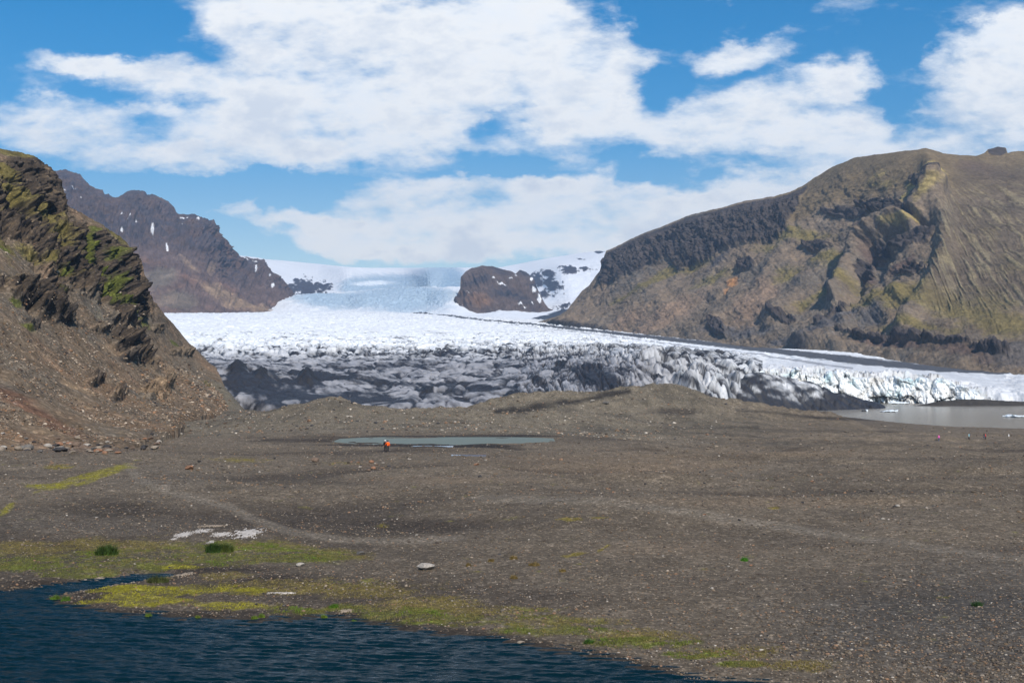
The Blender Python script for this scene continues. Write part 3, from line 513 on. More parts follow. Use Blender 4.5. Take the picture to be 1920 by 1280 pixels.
    # calving wall: blocks standing in front of the clean ice, with cracks in both directions
    wp = np.linspace(1405, 1862, 700); wv = np.linspace(0, 1, 110); WP, WV = np.meshgrid(wp, wv)
    d0 = pl(WP, FRONT) - 4 + 7 * fbm(WP / 50., 0 * WP, 0 * WP + 2, 3, .5) + 2; x0 = (WP - 960) / F * d0
    top = _gl(WP / 220., 6 * np.log(d0 + 12)); top = np.minimum(top, -1.5) - 3 * ss(1780, 1862, WP)
    w1 = worley(x0 / 11. + .2 * fbm(x0 / 9, 0 * x0, 0 * x0 + 3, 2), 0 * x0 + .5, 21); top = top + 4.2 * (w1[2] - .5) - 1.8 * (1 - np.clip((w1[1] - w1[0]) * 3, 0, 1)) + 1.2 * fbm(x0 / 3., 0 * x0, 0 * x0, 3)
    zz = -23.2 + (top + 23.2) * WV; wz = 1.5 * fbm(x0 / 7, zz / 7, 4.4, 3)
    wf = worley((x0 + wz * 2 + .35 * zz) / 10., (zz + wz) / 8.5, 31); wg = worley((x0 + wz) / 4., (zz + wz) / 4.6, 41); br = np.abs(fbm(x0 / 6., zz / 9., 1.2, 4, .55))
    crack = np.clip((wf[1] - wf[0]) * 3 + .5 * wz / 1.5, 0, 1); crk2 = np.clip((wg[1] - wg[0]) * 4, 0, 1)
    out = 6.0 * (wf[2] - .5) + 1.8 * crack + 1.0 * crk2 * wg[2] + 2.0 * np.minimum(br * 3, 1) + 9 * (1 - WV) ** 1.6 * (.4 + wf[2]) + 3.5 * (1 - ss(0, .3, WV)) * wg[2] + 3.5 * np.minimum(np.abs(fbm(x0 / 10. + .06 * zz, zz / 26., 6.2, 3)) * 3, 1)
    out = out - 9 * ss(.93, 1, WV); dd = d0 + 6 - out; xw = (WP - 960) / F * dd
    wn = fbm(x0 / 14., zz / 12., 9.1, 4); wn2 = fbm(x0 / 2.6, zz / 5., 5.1, 4)
    cw = np.zeros(WP.shape + (3,)) + np.array([.78, .81, .82]); cw = lerpc(cw, (.46, .66, .70), ss(.05, .45, wn) * .75 * ss(.15, .4, WV)); cw = lerpc(cw, (.60, .57, .51), ss(.05, .4, -wn + .3 * wn2) * .7)
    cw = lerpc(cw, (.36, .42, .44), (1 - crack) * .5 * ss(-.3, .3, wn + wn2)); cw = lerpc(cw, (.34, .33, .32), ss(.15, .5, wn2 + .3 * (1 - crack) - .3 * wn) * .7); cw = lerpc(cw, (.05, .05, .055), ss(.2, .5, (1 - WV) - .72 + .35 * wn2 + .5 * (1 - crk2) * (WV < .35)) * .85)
    wo = len(V0); V1 = np.stack([xw, dd, zz], -1).reshape(-1, 3); iw = np.arange(WP.size).reshape(WP.shape) + wo; q1 = np.stack([iw[:-1, :-1], iw[:-1, 1:], iw[1:, 1:], iw[1:, :-1]], -1).reshape(-1, 4)
    me = raw_mesh('glacier', np.concatenate([V0, V1]), np.concatenate([q0, q1]), np.concatenate([c.reshape(-1, 3), cw.reshape(-1, 3)]))
    m = mat_terrain('glacier ice', rough=.55, fine=(.35, .14), mid=(.08, .08), bump=(.5, .6), bump_dist=1.2, spec=.3)
    return tag(link('glacier', me, m), kind='structure')

# ================================================================== MOUNTAIN PATCHES
def patch(name, sil, base, ctrl, disp, colour, mat, x0, x1, dx=1.5, rows=420, silamp=.45, back=.22, jag=0, jscale=14., zdrop=0.8):
    """hill surface: foot line, crest line and the distances between them, with a back slope beyond the crest"""
    PX = np.arange(x0, x1 + dx, dx); S = np.linspace(0, 1, rows)
    GP, GS = np.meshgrid(PX, S); sl = pl(GP, sil); bs = pl(GP, base)
    if jag: sl = sl + jag * fbm(GP / jscale, 0 * GP + 3.1, 0 * GP + .5, 5, .6)
    GY = bs + (sl - bs) * GS
    t = TPS([c[0] / 100. for c in ctrl], [c[1] / 100. for c in ctrl], [math.log(c[2]) for c in ctrl], .003)
    ya, yb = min(p[1] for p in sil) - 5, max(p[1] for p in base) + 5; t.bake(x0 / 100., x1 / 100., ya / 100., yb / 100., 120)
    D = np.exp(t(GP / 100., GY / 100.)); X, Y, Z = fwd(GP, GY, D)
    # normals
    def grad(A, ax): return np.gradient(A, axis=ax)
    def normals(X, Y, Z):
        ux, uy, uz = grad(X, 1), grad(Y, 1), grad(Z, 1); vx, vy, vz = grad(X, 0), grad(Y, 0), grad(Z, 0)
        nx, ny, nz = uy * vz - uz * vy, uz * vx - ux * vz, ux * vy - uy * vx; l = np.sqrt(nx * nx + ny * ny + nz * nz) + 1e-9; return nx / l, ny / l, nz / l
    nx, ny, nz = normals(X, Y, Z)
    h, info = disp(X, Y, Z, GP, GY, GS)
    k = 1 - (1 - silamp) * ss(.90, 1., GS)
    h = h * k; vz = 1 - .6 * ss(.75, .97, GS); X = X + nx * h; Y = Y + ny * h; Z = Z + nz * h * vz
    n2 = normals(X, Y, Z); C = colour(X, Y, Z, GP, GY, GS, n2, info)
    # back slope
    nb = 40; bt = np.linspace(0, 1, nb)[1:]
    Xb, Yb, Zb, Cb = [], [], [], []
    top = (X[-1], Y[-1], Z[-1])
    for b in bt:
        f = 1 + back * b; dz = (b ** 1.3) * (top[2] * zdrop + 40)
        Xb.append(top[0] * f); Yb.append(top[1] * f); Zb.append(top[2] * (1 + back * b * .35) - dz - .0 * b); Cb.append(C[-1])
    X = np.vstack([X[:1], X]); Y = np.vstack([Y[:1], Y]); Z = np.vstack([Z[:1] - 14, Z]); C = np.concatenate([C[:1], C], 0)
    X = np.vstack([X, Xb]); Y = np.vstack([Y, Yb]); Z = np.vstack([Z, Zb]); C = np.concatenate([C, np.array(Cb)], 0)
    me = grid_mesh(name, X, Y, Z, np.clip(C, .006, .9), flip=True)
    o = link(name, me, mat); tag(o, kind='structure'); return o, (X[1:], Y[1:], Z[1:], GP, GY, nz)

# ---- near hillside on the left
SIL_L = [(-260, 250), (-60, 270), (0, 279), (30, 283), (62, 293), (80, 305), (100, 325), (112, 340), (117, 372), (123, 383), (150, 398), (175, 410), (200, 428), (225, 443), (241, 460), (246, 470), (266, 488), (270, 510), (272, 525), (283, 545), (291, 565), (305, 584), (320, 600), (345, 630), (357, 645), (375, 662), (390, 676), (405, 690), (415, 708), (424, 735), (432, 765), (440, 775)]
BASE_L = [(-260, 905), (-60, 870), (0, 856), (100, 850), (200, 842), (260, 832), (320, 812), (345, 795), (380, 780), (430, 776), (470, 774)]
CT_L = [(-260, 900, 130), (-260, 600, 240), (-260, 250, 430), (0, 856, 158), (0, 800, 176), (0, 700, 222), (0, 600, 272), (0, 500, 330), (0, 400, 400), (0, 330, 440), (0, 279, 480), (100, 850, 164), (100, 780, 205), (100, 700, 258), (100, 600, 330), (100, 500, 400), (100, 400, 462), (105, 335, 495),
        (200, 842, 172), (200, 800, 215), (200, 740, 280), (200, 680, 345), (200, 600, 412), (200, 500, 470), (200, 430, 505), (270, 832, 190), (270, 780, 270), (270, 700, 390), (270, 600, 480), (268, 510, 530), (340, 800, 262), (340, 760, 370), (340, 700, 470), (340, 630, 560), (400, 778, 400), (400, 740, 470), (400, 685, 570), (430, 775, 450), (430, 710, 545), (465, 773, 480)]
def disp_L(X, Y, Z, px, py, s):
    up = blob(px, py, [(150, 480, 130, 70, 25), (30, 380, 120, 80), (250, 560, 50, 60, 30), (60, 560, 110, 22, 28), (50, 330, 100, 45), (215, 520, 60, 60, 20), (250, 650, 80, 25, 35, .7)]); cl = ss(.15, .8, up)
    w = 6 * fbm(X / 40, Y / 40, Z / 40, 3)
    # blocky rock: big billows with dark undercuts
    f1, f2, idc = worley((Y + w) / 26 + .3 * Z / 26, (Z * 1.3 - Y * .35 + w) / 13, 5)
    blk = np.clip((f2 - f1) * 2.2, 0, 1) ** .6 * (.4 + idc)
    r = np.abs(fbm(X / 30, (Y + Z * .4) / 34, (Z - .35 * Y) / 15, 5, .55)); g = np.abs(fbm(X / 12, Y / 12, Z / 9, 5, .55))
    h = cl * (4.5 * blk + 7.0 * np.minimum(r * 3, 1) + 5 * (.55 - np.minimum(np.abs(fbm(X / 14, (Y + .5 * Z) / 16, (Z - .3 * Y) / 7, 4, .6)) * 3, 1)) - 5) + (1 - cl) * (1.5 * fbm(X / 20, Y / 20, Z / 20, 5) + .9 * fbm(Y / 6 + Z / 6, X / 30, Z / 40, 4))
    h = h + (.5 + 2.2 * cl) * (g * 2 - .6) + .35 * fbm(X / 2.2, Y / 2.2, Z / 2.2, 4)
    # the mossy gully and its buttresses
    gl_ = dist_pl(px, py, [(164, 425), (170, 470), (188, 520), (212, 575)]); h = h - 13 * np.exp(-(gl_ / 4.5) ** 2); gl3 = dist_pl(px, py, [(186, 470), (206, 515), (224, 560)]); h = h - 7 * np.exp(-(gl3 / 3.5) ** 2)
    gl2 = dist_pl(px, py, [(185, 430), (205, 470), (225, 520), (238, 560)]); h = h + 4 * np.exp(-(gl2 / 9.) ** 2)
    # outcrops lower down
    for (cx, cy, rx, ry, a) in ((215, 745, 16, 6, 3), (228, 735, 12, 7, 2.5), (290, 735, 26, 15, 3.5), (175, 715, 18, 7, 3), (235, 640, 20, 12, 2.6), (240, 668, 16, 8, 3), (120, 590, 20, 13, 3.5), (190, 615, 18, 9, 2.5), (340, 660, 22, 8, 3), (60, 610, 14, 8, 2), (295, 615, 12, 8, 3), (310, 720, 14, 9, 3)):
        k = np.clip(1.2 - np.hypot((px - cx) / rx, (py - cy) / ry), 0, 1); h = h + a * .75 * np.minimum(k * 1.6, 1) * (.1 + 2.2 * np.minimum(g * 2.4, 1)) * (k > 0)
    return h, (cl, g, blk)
def col_L(X, Y, Z, px, py, s, n, info):
    cl, g, blk = info; nz = n[2]
    n1 = fbm(X / 30, Y / 30, Z / 30, 5, .6); n2 = fbm(X / 7, Y / 7, Z / 7, 5, .6); st = fbm((Y - .9 * Z) / 5., (Z + Y * .3) / 60., X / 40, 4, .6)
    c = np.zeros(px.shape + (3,)) + np.array([.175, .128, .086]); c = lerpc(c, (.130, .112, .088), ss(-.3, .5, n1 + .3 * st)); c = lerpc(c, (.20, .125, .078), ss(.05, .6, -n1 + .5 * st) * .7)
    c = lerpc(c, (.155, .078, .050), ss(.2, .9, blob(px, py, [(70, 770, 120, 12, 27), (20, 740, 60, 20, 25), (110, 800, 60, 9, 20, .8)]) + .5 * n2) * .7)
    c = lerpc(c, (.26, .18, .11), ss(.3, .9, blob(px, py, [(290, 735, 45, 20, 15), (210, 655, 45, 14, 20), (330, 700, 40, 20, 30, .7), (140, 725, 60, 8, 25, .7)]) + .8 * n2) * .65)
    rock = ss(.25, .75, cl + .5 * n2 + .3 * n1); rc = np.zeros(px.shape + (3,)) + np.array([.062, .048, .036]); rc = lerpc(rc, (.13, .095, .062), ss(0, .5, n2)); c = lerpc(c, (0, 0, 0), rock) + rc * rock[..., None]
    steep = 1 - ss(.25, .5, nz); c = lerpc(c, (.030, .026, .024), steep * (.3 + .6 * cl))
    for b in (((120, 590, 24, 14, 15)), (60, 605, 25, 12, 20), (235, 672, 18, 8, 10), (218, 740, 26, 6, 20), (175, 715, 22, 6, 15)): c = lerpc(c, (.045, .040, .036), ss(.3, .9, blob(px, py, [b]) + .5 * n2) * .8)
    moss = blob(px, py, [(30, 288, 70, 6, 8), (15, 325, 30, 14, 40), (55, 378, 80, 8, 30), (25, 370, 40, 10, 35), (95, 415, 70, 12, 40), (120, 450, 50, 10, 30, .9), (170, 395, 60, 9, 28), (215, 440, 40, 10, 40), (30, 400, 40, 10), (10, 460, 40, 10, 40), (60, 480, 50, 12, 30, .8), (110, 500, 50, 12, 30, .9)])
    c = lerpc(c, (.135, .112, .036), ss(.45, 1.05, moss + .7 * n2 + .3 * ss(.3, .8, nz)) * .85)
    grn = blob(px, py, [(174, 455, 9, 34, -14, 1.3), (190, 500, 9, 36, -22, 1.3), (206, 545, 10, 34, -22, 1.3), (202, 480, 8, 30, -22), (218, 525, 8, 30, -20), (228, 566, 12, 20, -20), (175, 430, 8, 20, 0), (130, 500, 26, 12, 30, .8), (20, 490, 30, 10, 35, .7), (240, 575, 20, 12, 20, .8), (270, 605, 22, 14, 35, .9), (325, 645, 20, 7, 35, .9), (390, 718, 14, 5, 35), (5, 465, 20, 8, 30), (30, 570, 24, 6, 20, .8), (85, 575, 30, 6, 20, .7), (50, 612, 30, 7, 20, .7), (250, 595, 20, 10, 30)])
    c = lerpc(c, (.085, .100, .016), ss(.5, 1.05, grn + 1.0 * n2) * .8)
    c = lerpc(c, (.125, .115, .045), ss(.25, .8, n1 * .6 + n2 * .7) * (py < 640) * .4)
    pale = ss(.35, .6, fbm(X / 1.4, Y / 1.4, Z / 1.4, 3)) * (1 - rock); c = lerpc(c, (.27, .245, .215), pale * .55 * ss(600, 760, py))
    c = c * (1 + .35 * st * (1 - rock) + .45 * n2)[..., None]
    return c

# ---- right mountain
SIL_R = [(1000, 606), (1050, 590), (1062, 582), (1080, 560), (1092, 545), (1105, 535), (1118, 515), (1130, 500), (1132, 480), (1137, 470), (1150, 465), (1175, 452), (1200, 440), (1250, 421), (1290, 405), (1340, 392), (1400, 376), (1445, 369), (1452, 369), (1480, 360), (1505, 349), (1530, 332), (1560, 314), (1600, 297), (1640, 290), (1700, 282), (1735, 280), (1750, 282), (1770, 288), (1800, 291), (1830, 292), (1846, 287), (1852, 280), (1870, 276), (1886, 277), (1889, 286), (1912, 283), (1950, 282), (2150, 262)]
BASE_R = [(1000, 610), (1030, 606), (1060, 610), (1100, 618), (1200, 632), (1300, 642), (1400, 652), (1500, 664), (1600, 676), (1700, 690), (1800, 702), (1920, 712), (2150, 716)]
CT_R = [(1000, 608, 2700), (1060, 608, 2480), (1060, 583, 2750), (1130, 618, 2330), (1130, 560, 2600), (1135, 475, 2850), (1200, 632, 2120), (1200, 560, 2350), (1200, 500, 2560), (1200, 440, 2750), (1300, 642, 1880), (1300, 570, 2130), (1300, 490, 2360), (1300, 405, 2560), (1400, 652, 1660), (1400, 570, 1930), (1400, 480, 2180), (1400, 376, 2400),
        (1500, 664, 1480), (1500, 580, 1740), (1500, 480, 2020), (1500, 350, 2300), (1600, 676, 1320), (1600, 590, 1570), (1600, 480, 1830), (1600, 380, 2030), (1600, 297, 2200), (1700, 690, 1190), (1700, 600, 1380), (1700, 500, 1580), (1700, 400, 1790), (1700, 282, 2080), (1760, 420, 1680), (1760, 340, 1830), (1800, 702, 1080), (1800, 600, 1290), (1800, 480, 1520), (1800, 380, 1760), (1800, 290, 2060), (1920, 712, 990), (1920, 600, 1230), (1920, 480, 1500), (1920, 380, 1780), (1920, 283, 2120), (2150, 716, 950), (2150, 500, 1450), (2150, 262, 2150)]
CLIFF_R = [(1590, 400, 50, 8, -6), (1660, 388, 60, 12, 6), (1690, 400, 30, 12, 0), (1715, 455, 55, 13, -14), (1655, 470, 32, 14, -35), (1622, 505, 20, 13, -50, .9), (1540, 468, 40, 12, 0, .8), (1730, 345, 40, 14, 20, .7), (1400, 500, 25, 10, 0, .8), (1710, 510, 40, 14, 0, .7), (1395, 498, 16, 7, 0, .8), (1470, 600, 36, 10, 10, .8), (1345, 615, 22, 14, 10, .8), (1700, 642, 140, 6, 4, .9), (1860, 660, 50, 8, 5, .8), (1560, 600, 70, 8, -30, .6), (1870, 283, 20, 10)]
def disp_R(X, Y, Z, px, py, s):
    cl = ss(.15, .75, blob(px, py, CLIFF_R) + .25 * fbm(px / 30, py / 16, 0 * px + 1.1, 3)) * .8
    wb = 7 * fbm(px / 22, 0 * px, 0 * px + 4.1, 4); yb = pl(px, [(1120, 545), (1131, 535), (1165, 520), (1195, 505), (1250, 482), (1270, 508), (1320, 492), (1360, 474), (1395, 462), (1450, 457), (1492, 438), (1500, 430)]) + wb
    band = ss(-3, 5, yb - py) * ss(1118, 1134, px) * (1 - ss(1490, 1500, px + .35 * (py - 400) + wb)) * ss(1, 7, py - pl(px, SIL_R))
    U = (px - 960) * 1.05                                        # metres along the face, roughly
    w = 20 * fbm(X / 180, Y / 180, Z / 180, 3)
    # downslope direction differs: left part slopes to lower left, right flank to lower right
    flank = ss(1745, 1800, px + .25 * (py - 400)) * ss(285, 330, py); fl2 = flank * (1 - .8 * ss(540, 620, py))
    a = U * .80 + (py * -.55); gul = np.abs(fbm((a + w) / 60., py / 160., 0 * px, 5, .55)); gul2 = np.abs(fbm((a + w) / 22., py / 70., 0 * px + 4, 4, .55))
    colm = np.abs(fbm(U / 17. + .6 * fbm(X / 70, Y / 70, Z / 40, 3), py / 40., 0 * px + 9, 5, .65)); strat = fbm(U / 120, (py + U * .16) / 9., 0 * px + 2, 4, .6)
    big = fbm(X / 240, Y / 240, Z / 160, 5, .55)
    rm = 1 - np.abs(fbm(X / 105 + .3, Y / 105, Z / 62, 5, .6)) * 2; rm2 = 1 - np.abs(fbm(X / 38, Y / 38, Z / 26 + 3, 5, .62)) * 2
    h = 24 * big + (1 - flank) * (6 * np.minimum(gul * 2.0, 1) - 3 + 8 * (rm - .6) + 3.5 * (rm2 - .6))
    f1, f2, idc = worley((U + w * .8) / 30 + .5 * rm, (py * 1.0 + U * .25 + w * .5) / 15 + .5 * rm2, 9); blk = np.clip((f2 - f1) * 2.0, 0, 1) ** .6 * (.2 + idc)
    clm = ss(.25, .6, cl + .35 * (rm2 - .6))
    h = h + band * (5 + 9 * np.minimum(colm * 3, 1) + 6 * strat + 6 * (rm2 - .5)) + clm * .55 * (15 * blk + (3 + 8 * (1 - ss(1480, 1560, px))) * np.minimum(colm * 2.2, 1) + 10 * strat + 4 + 10 * (rm2 - .5)); cl = np.maximum(clm, band)
    # sharp spurs
    for pts, wd, am in (([(1735, 281), (1748, 330), (1755, 375), (1720, 412), (1665, 435), (1625, 462), (1600, 505), (1570, 560)], 15, 34), ([(1755, 375), (1768, 420), (1775, 470), (1760, 530), (1700, 610)], 18, 20), ([(1600, 297), (1560, 380), (1500, 440), (1440, 520)], 22, 10), ([(1460, 372), (1478, 420), (1490, 445)], 9, 8), ([(1560, 480), (1500, 540), (1440, 600)], 16, 14), ([(1690, 560), (1600, 610), (1500, 650)], 20, 14)):
        dd = dist_pl(px, py, pts); h = h + am * np.exp(-(dd / wd) ** 2)
    for pts, wd, am in (([(1690, 425), (1640, 450), (1610, 490), (1590, 530)], 8, -20), ([(1480, 380), (1492, 430)], 5, -3), ([(1700, 400), (1735, 420)], 6, -16), ([(1660, 470), (1620, 520), (1580, 560)], 9, -14)):
        dd = dist_pl(px, py, [(x + 8, y + 12) for x, y in pts]); h = h + am * np.exp(-(dd / wd) ** 2)
    # rills on the right flank, fanning from the crest
    th = np.arctan2(py - 250, px - 1660.) ; ril = np.abs(fbm(th * 30 + .5 * fbm(X / 60, Y / 60, Z / 60, 3), np.hypot(px - 1660, py - 250) / 90., 0 * px + .7, 4, .55)); h = h + (flank - fl2) * (7 * (rm - .6) + 4 * (rm2 - .6)) + fl2 * 3.2 * (np.minimum(ril * 3, 1) - .6)
    h = h + 1.6 * (np.abs(fbm(X / 22, Y / 22, Z / 16, 5, .6)) * 2 - .5)
    return h * ss(0, .05, s), (cl, flank, gul, gul2, ril, strat, blk)
def col_R(X, Y, Z, px, py, s, n, info):
    cl, flank, gul, gul2, ril, strat, blk = info; nz = n[2]
    n1 = fbm(X / 130, Y / 130, Z / 90, 5, .6); n2 = fbm(X / 30, Y / 30, Z / 22, 5, .62); n3 = fbm(X / 9, Y / 9, Z / 7, 4, .6)
    a = (px - 960) * .85 - py * .6; st = fbm(a / 9., py / 90., 0 * px, 4, .6)
    c = np.zeros(px.shape + (3,)) + np.array([.215, .165, .118]); c = lerpc(c, (.150, .130, .108), ss(-.2, .5, n1 + .4 * st)); c = lerpc(c, (.22, .155, .10), ss(.1, .6, -n1 * .7 + .5 * st + .3 * n2) * .6)
    top = (1 - ss(.0, .5, (py - pl(px, SIL_R) - 62) / 60.)) * (px > 1450); c = lerpc(c, (.175, .130, .072), top * .8)
    c = lerpc(c, (.26, .18, .125), ss(.3, 1, blob(px, py, [(1250, 590, 130, 22, -30, .9), (1180, 600, 60, 16, -30, .8), (1410, 580, 60, 40, -35), (1440, 550, 30, 30, -30)]) + .6 * n2 + .4 * st) * .8)
    c = lerpc(c, (.48, .24, .10), ss(.35, .85, blob(px, py, [(1373, 528, 16, 12, -30), (1362, 545, 8, 12, 20, .8), (1535, 300, 0.1, 0.1)]) + .35 * n2) * .85)
    c = lerpc(c, (.120, .112, .112), ss(.3, .95, blob(px, py, [(1560, 620, 110, 22, -25), (1640, 600, 60, 14, -35, .8), (1380, 620, 100, 12, 0, .9), (1350, 490, 55, 7, -35, .9), (1900, 660, 90, 30), (1500, 640, 90, 10)]) + .6 * n2) * .85)
    c = lerpc(c, (.115, .075, .065), ss(.3, .9, blob(px, py, [(1640, 480, 28, 20, -50), (1620, 520, 20, 12, -40), (1690, 500, 40, 8, -30), (1600, 430, 30, 6, -50), (1860, 330, 90, 22, 20), (1800, 660, 90, 20, 10, .8), (1680, 650, 100, 10, 5)]) + .4 * n2) * .75)
    moss = blob(px, py, [(1230, 520, 100, 12, -32), (1300, 500, 50, 10, -20, .9), (1190, 545, 60, 10, -32, .9), (1500, 450, 80, 14, -5, .9), (1560, 490, 60, 14, -20, .8), (1580, 535, 60, 14, -10, .8), (1700, 560, 110, 34, 0, 1.0), (1800, 580, 90, 40, 10, 1.0), (1640, 575, 60, 20, -10, .9), (1860, 560, 70, 40, 20, .8), (1720, 620, 110, 10, 3, .8), (1840, 600, 90, 30, 10, 1.0), (1760, 500, 40, 20, 0, .7), (1900, 610, 60, 20, 0, .9), (1480, 520, 50, 14, -20, .8), (1340, 520, 60, 12, -25, .8), (1900, 500, 60, 30, 30, .7), (1440, 470, 40, 16, 0, .7), (1520, 560, 60, 14, -30, .7), (1850, 430, 60, 20, 30, .6), (1650, 340, 70, 20, 0, .45)])
    c = lerpc(c, (.20, .160, .058), ss(.25, .95, moss + .75 * n2 + .25 * n3) * .85)
    gold = blob(px, py, [(1745, 395, 34, 8, -38), (1715, 425, 28, 6, -25), (1690, 432, 30, 5, -20), (1725, 340, 44, 14, -30), (1700, 370, 30, 8, -50), (1760, 325, 26, 8, 10), (1640, 330, 50, 12, -20, .6)])
    c = lerpc(c, (.40, .31, .12), ss(.4, .95, gold + .6 * n2) * .8)
    flank = flank * (1 - .75 * ss(520, 600, py)); fl = lerpc(np.zeros(px.shape + (3,)) + np.array([.125, .098, .070]), (.23, .19, .115), ss(.25, .75, np.minimum(ril * 3, 1) * .8 + .5 * n2) * ss(330, 380, py) * (1 - ss(560, 640, py)))
    c = c * (1 - flank * .8)[..., None] + fl * (flank * .8)[..., None]
    rk = ss(.3, .7, cl + .35 * n2); c = lerpc(c, (.062, .054, .055), rk * .88); c = c * (1 + rk * .5 * strat)[..., None]
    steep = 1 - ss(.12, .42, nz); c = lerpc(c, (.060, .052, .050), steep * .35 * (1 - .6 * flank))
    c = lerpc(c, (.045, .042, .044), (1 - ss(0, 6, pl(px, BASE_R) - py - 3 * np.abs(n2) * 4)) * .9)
    return c * (1 + .28 * n2 + .3 * n3 + .2 * st)[..., None]

# ---- far mountain on the left
SIL_F = [(60, 330), (100, 322), (107, 320), (122, 317), (133, 322), (150, 326), (158, 338), (168, 346), (182, 353), (192, 356), (196, 365), (204, 364), (210, 369), (222, 369), (235, 363), (247, 358), (262, 357), (272, 361), (276, 366), (285, 364), (300, 370), (315, 377), (325, 390), (334, 403), (345, 402), (360, 403), (372, 407), (386, 412), (401, 412), (406, 426), (411, 438), (425, 452), (440, 468), (450, 480), (470, 483), (495, 487), (500, 496), (512, 510), (530, 522), (545, 542), (556, 556), (566, 572)]
BASE_F = [(60, 600), (330, 592), (420, 588), (500, 582), (540, 577), (566, 575)]
CT_F = [(60, 600, 3300), (60, 330, 4150), (120, 450, 3850), (120, 318, 4250), (260, 358, 4300), (260, 450, 3950), (320, 590, 3450), (330, 500, 3800), (335, 402, 4300), (400, 413, 4400), (400, 500, 4000), (420, 588, 3650), (450, 480, 4500), (470, 560, 4050), (500, 582, 4000), (500, 495, 4600), (550, 576, 4400), (552, 552, 4600), (566, 574, 4550)]
def disp_F(X, Y, Z, px, py, s):
    top = ss(.35, .75, s + .15 * fbm(px / 60, py / 60, 0 * px, 3)) * (1 - ss(440, 520, px) * .4)
    gul = np.abs(fbm((px + .35 * py) / 24., py / 90., 0 * px + 3, 5, .55)); g2 = np.abs(fbm((px + .3 * py) / 9., py / 40., 0 * px + 6, 4, .55)); strat = fbm(px / 70, (py - px * .25) / 9., 0 * px, 4, .6)
    h = 50 * fbm(X / 500, Y / 500, Z / 300, 4) + top * (22 * np.minimum(gul * 2.5, 1) + 10 * np.minimum(g2 * 2.5, 1) + 40 * strat + 34 * (1 - 2 * np.abs(fbm(X / 130, Y / 130, Z / 90, 5, .6))) - 30) + (1 - top) * (14 * np.minimum(gul * 2, 1) - 6) + 14 * fbm(X / 50, Y / 50, Z / 40, 5, .6)
    return h * ss(0, .05, s), (top, gul, g2, strat)
SNOW_F = [(137, 357, 7, 2, 12), (227, 411, 6, 3, -30), (240, 419, 4, 1.5, 0), (228, 432, 4, 2.5), (284, 440, 4, 7, -35), (313, 466, 3, 8, -30), (340, 412, 8, 4, 30), (345, 425, 8, 2.5, 30), (350, 410, 3, 2), (365, 420, 4, 1.5, 30), (121, 360, 3, 1), (152, 367, 3, 1.5), (458, 484, 12, 2.5, 25), (476, 492, 8, 1.5, 20), (478, 505, 3, 6, -20), (512, 534, 3, 5, -30), (506, 515, 3, 3), (255, 420, 3, 1)]
def col_F(X, Y, Z, px, py, s, n, info):
    top, gul, g2, strat = info; nz = n[2]; n1 = fbm(X / 260, Y / 260, Z / 200, 5, .6); n2 = fbm(X / 60, Y / 60, Z / 45, 5, .6)
    c = np.zeros(px.shape + (3,)) + np.array([.15, .105, .090]); c = lerpc(c, (.050, .047, .058), top * .9 * ss(-.4, .3, n2 + .6 * strat)); c = lerpc(c, (.24, .135, .088), ss(.0, .5, n1 + .3 * n2) * (1 - .6 * top) * .8)
    c = lerpc(c, (.34, .24, .15), ss(.3, .9, blob(px, py, [(470, 570, 70, 14, 10), (410, 545, 60, 18, 30, .8), (400, 500, 22, 30, 0, .5), (360, 500, 60, 14, 35, .5)]) + .5 * n2) * .7)
    c = lerpc(c, (.17, .150, .115), ss(.3, .9, blob(px, py, [(330, 560, 60, 26), (300, 520, 40, 30)]) + .4 * n2) * .6)
    c = c * (1 + .65 * n2 + .6 * strat * top)[..., None]
    m = ss(.55, .8, blob(px, py, SNOW_F) + .35 * n2); c = lerpc(c, (.82, .84, .88), m)
    return c

# ---- rock island between the two ice streams
SIL_N = [(820, 592), (842, 584), (848, 568), (858, 552), (864, 538), (864, 520), (872, 510), (884, 502), (902, 498), (922, 499), (945, 505), (960, 509), (966, 513), (975, 506), (985, 509), (1000, 520), (1010, 545), (1020, 566), (1028, 576), (1040, 582)]
BASE_N = [(820, 594), (842, 587), (900, 586), (960, 582), (1000, 578), (1040, 584)]
CT_N = [(820, 592, 4100), (845, 584, 4080), (860, 540, 4350), (880, 505, 4620), (900, 585, 4050), (900, 540, 4300), (900, 498, 4620), (945, 505, 4650), (950, 580, 4150), (960, 545, 4380), (985, 508, 4750), (1000, 577, 4250), (1010, 548, 4500), (1038, 582, 4400)]
def disp_N(X, Y, Z, px, py, s):
    g = np.abs(fbm((px - .5 * py) / 18., py / 60., 0 * px + 3, 5, .55)); return (22 * np.minimum(g * 2.5, 1) - 10 + 10 * fbm(X / 60, Y / 60, Z / 40, 5, .6)) * ss(0, .06, s), (g,)
def col_N(X, Y, Z, px, py, s, n, info):
    n1 = fbm(X / 200, Y / 200, Z / 140, 4); n2 = fbm(X / 45, Y / 45, Z / 30, 5, .6)
    c = np.zeros(px.shape + (3,)) + np.array([.13, .095, .080]); c = lerpc(c, (.05, .048, .058), ss(-.2, .4, n1)); c = lerpc(c, (.22, .13, .08), ss(.2, .9, blob(px, py, [(900, 560, 30, 18)]) + .5 * n2) * .7)
    c = c * (1 + .4 * n2)[..., None]
    m = blob(px, py, [(943, 532, 20, 2.2, 32), (925, 521, 5, 2, 40), (957, 524, 6, 2, 40), (968, 518, 6, 2, 0), (876, 546, 6, 1.2, -20), (1002, 540, 4, 9, -25), (1012, 558, 4, 12, -20), (980, 570, 14, 1.6, 30), (1000, 565, 3, 6, -20), (997, 522, 4, 4, 0)])
    return lerpc(c, (.85, .87, .9), ss(.55, .8, m + .35 * n2))

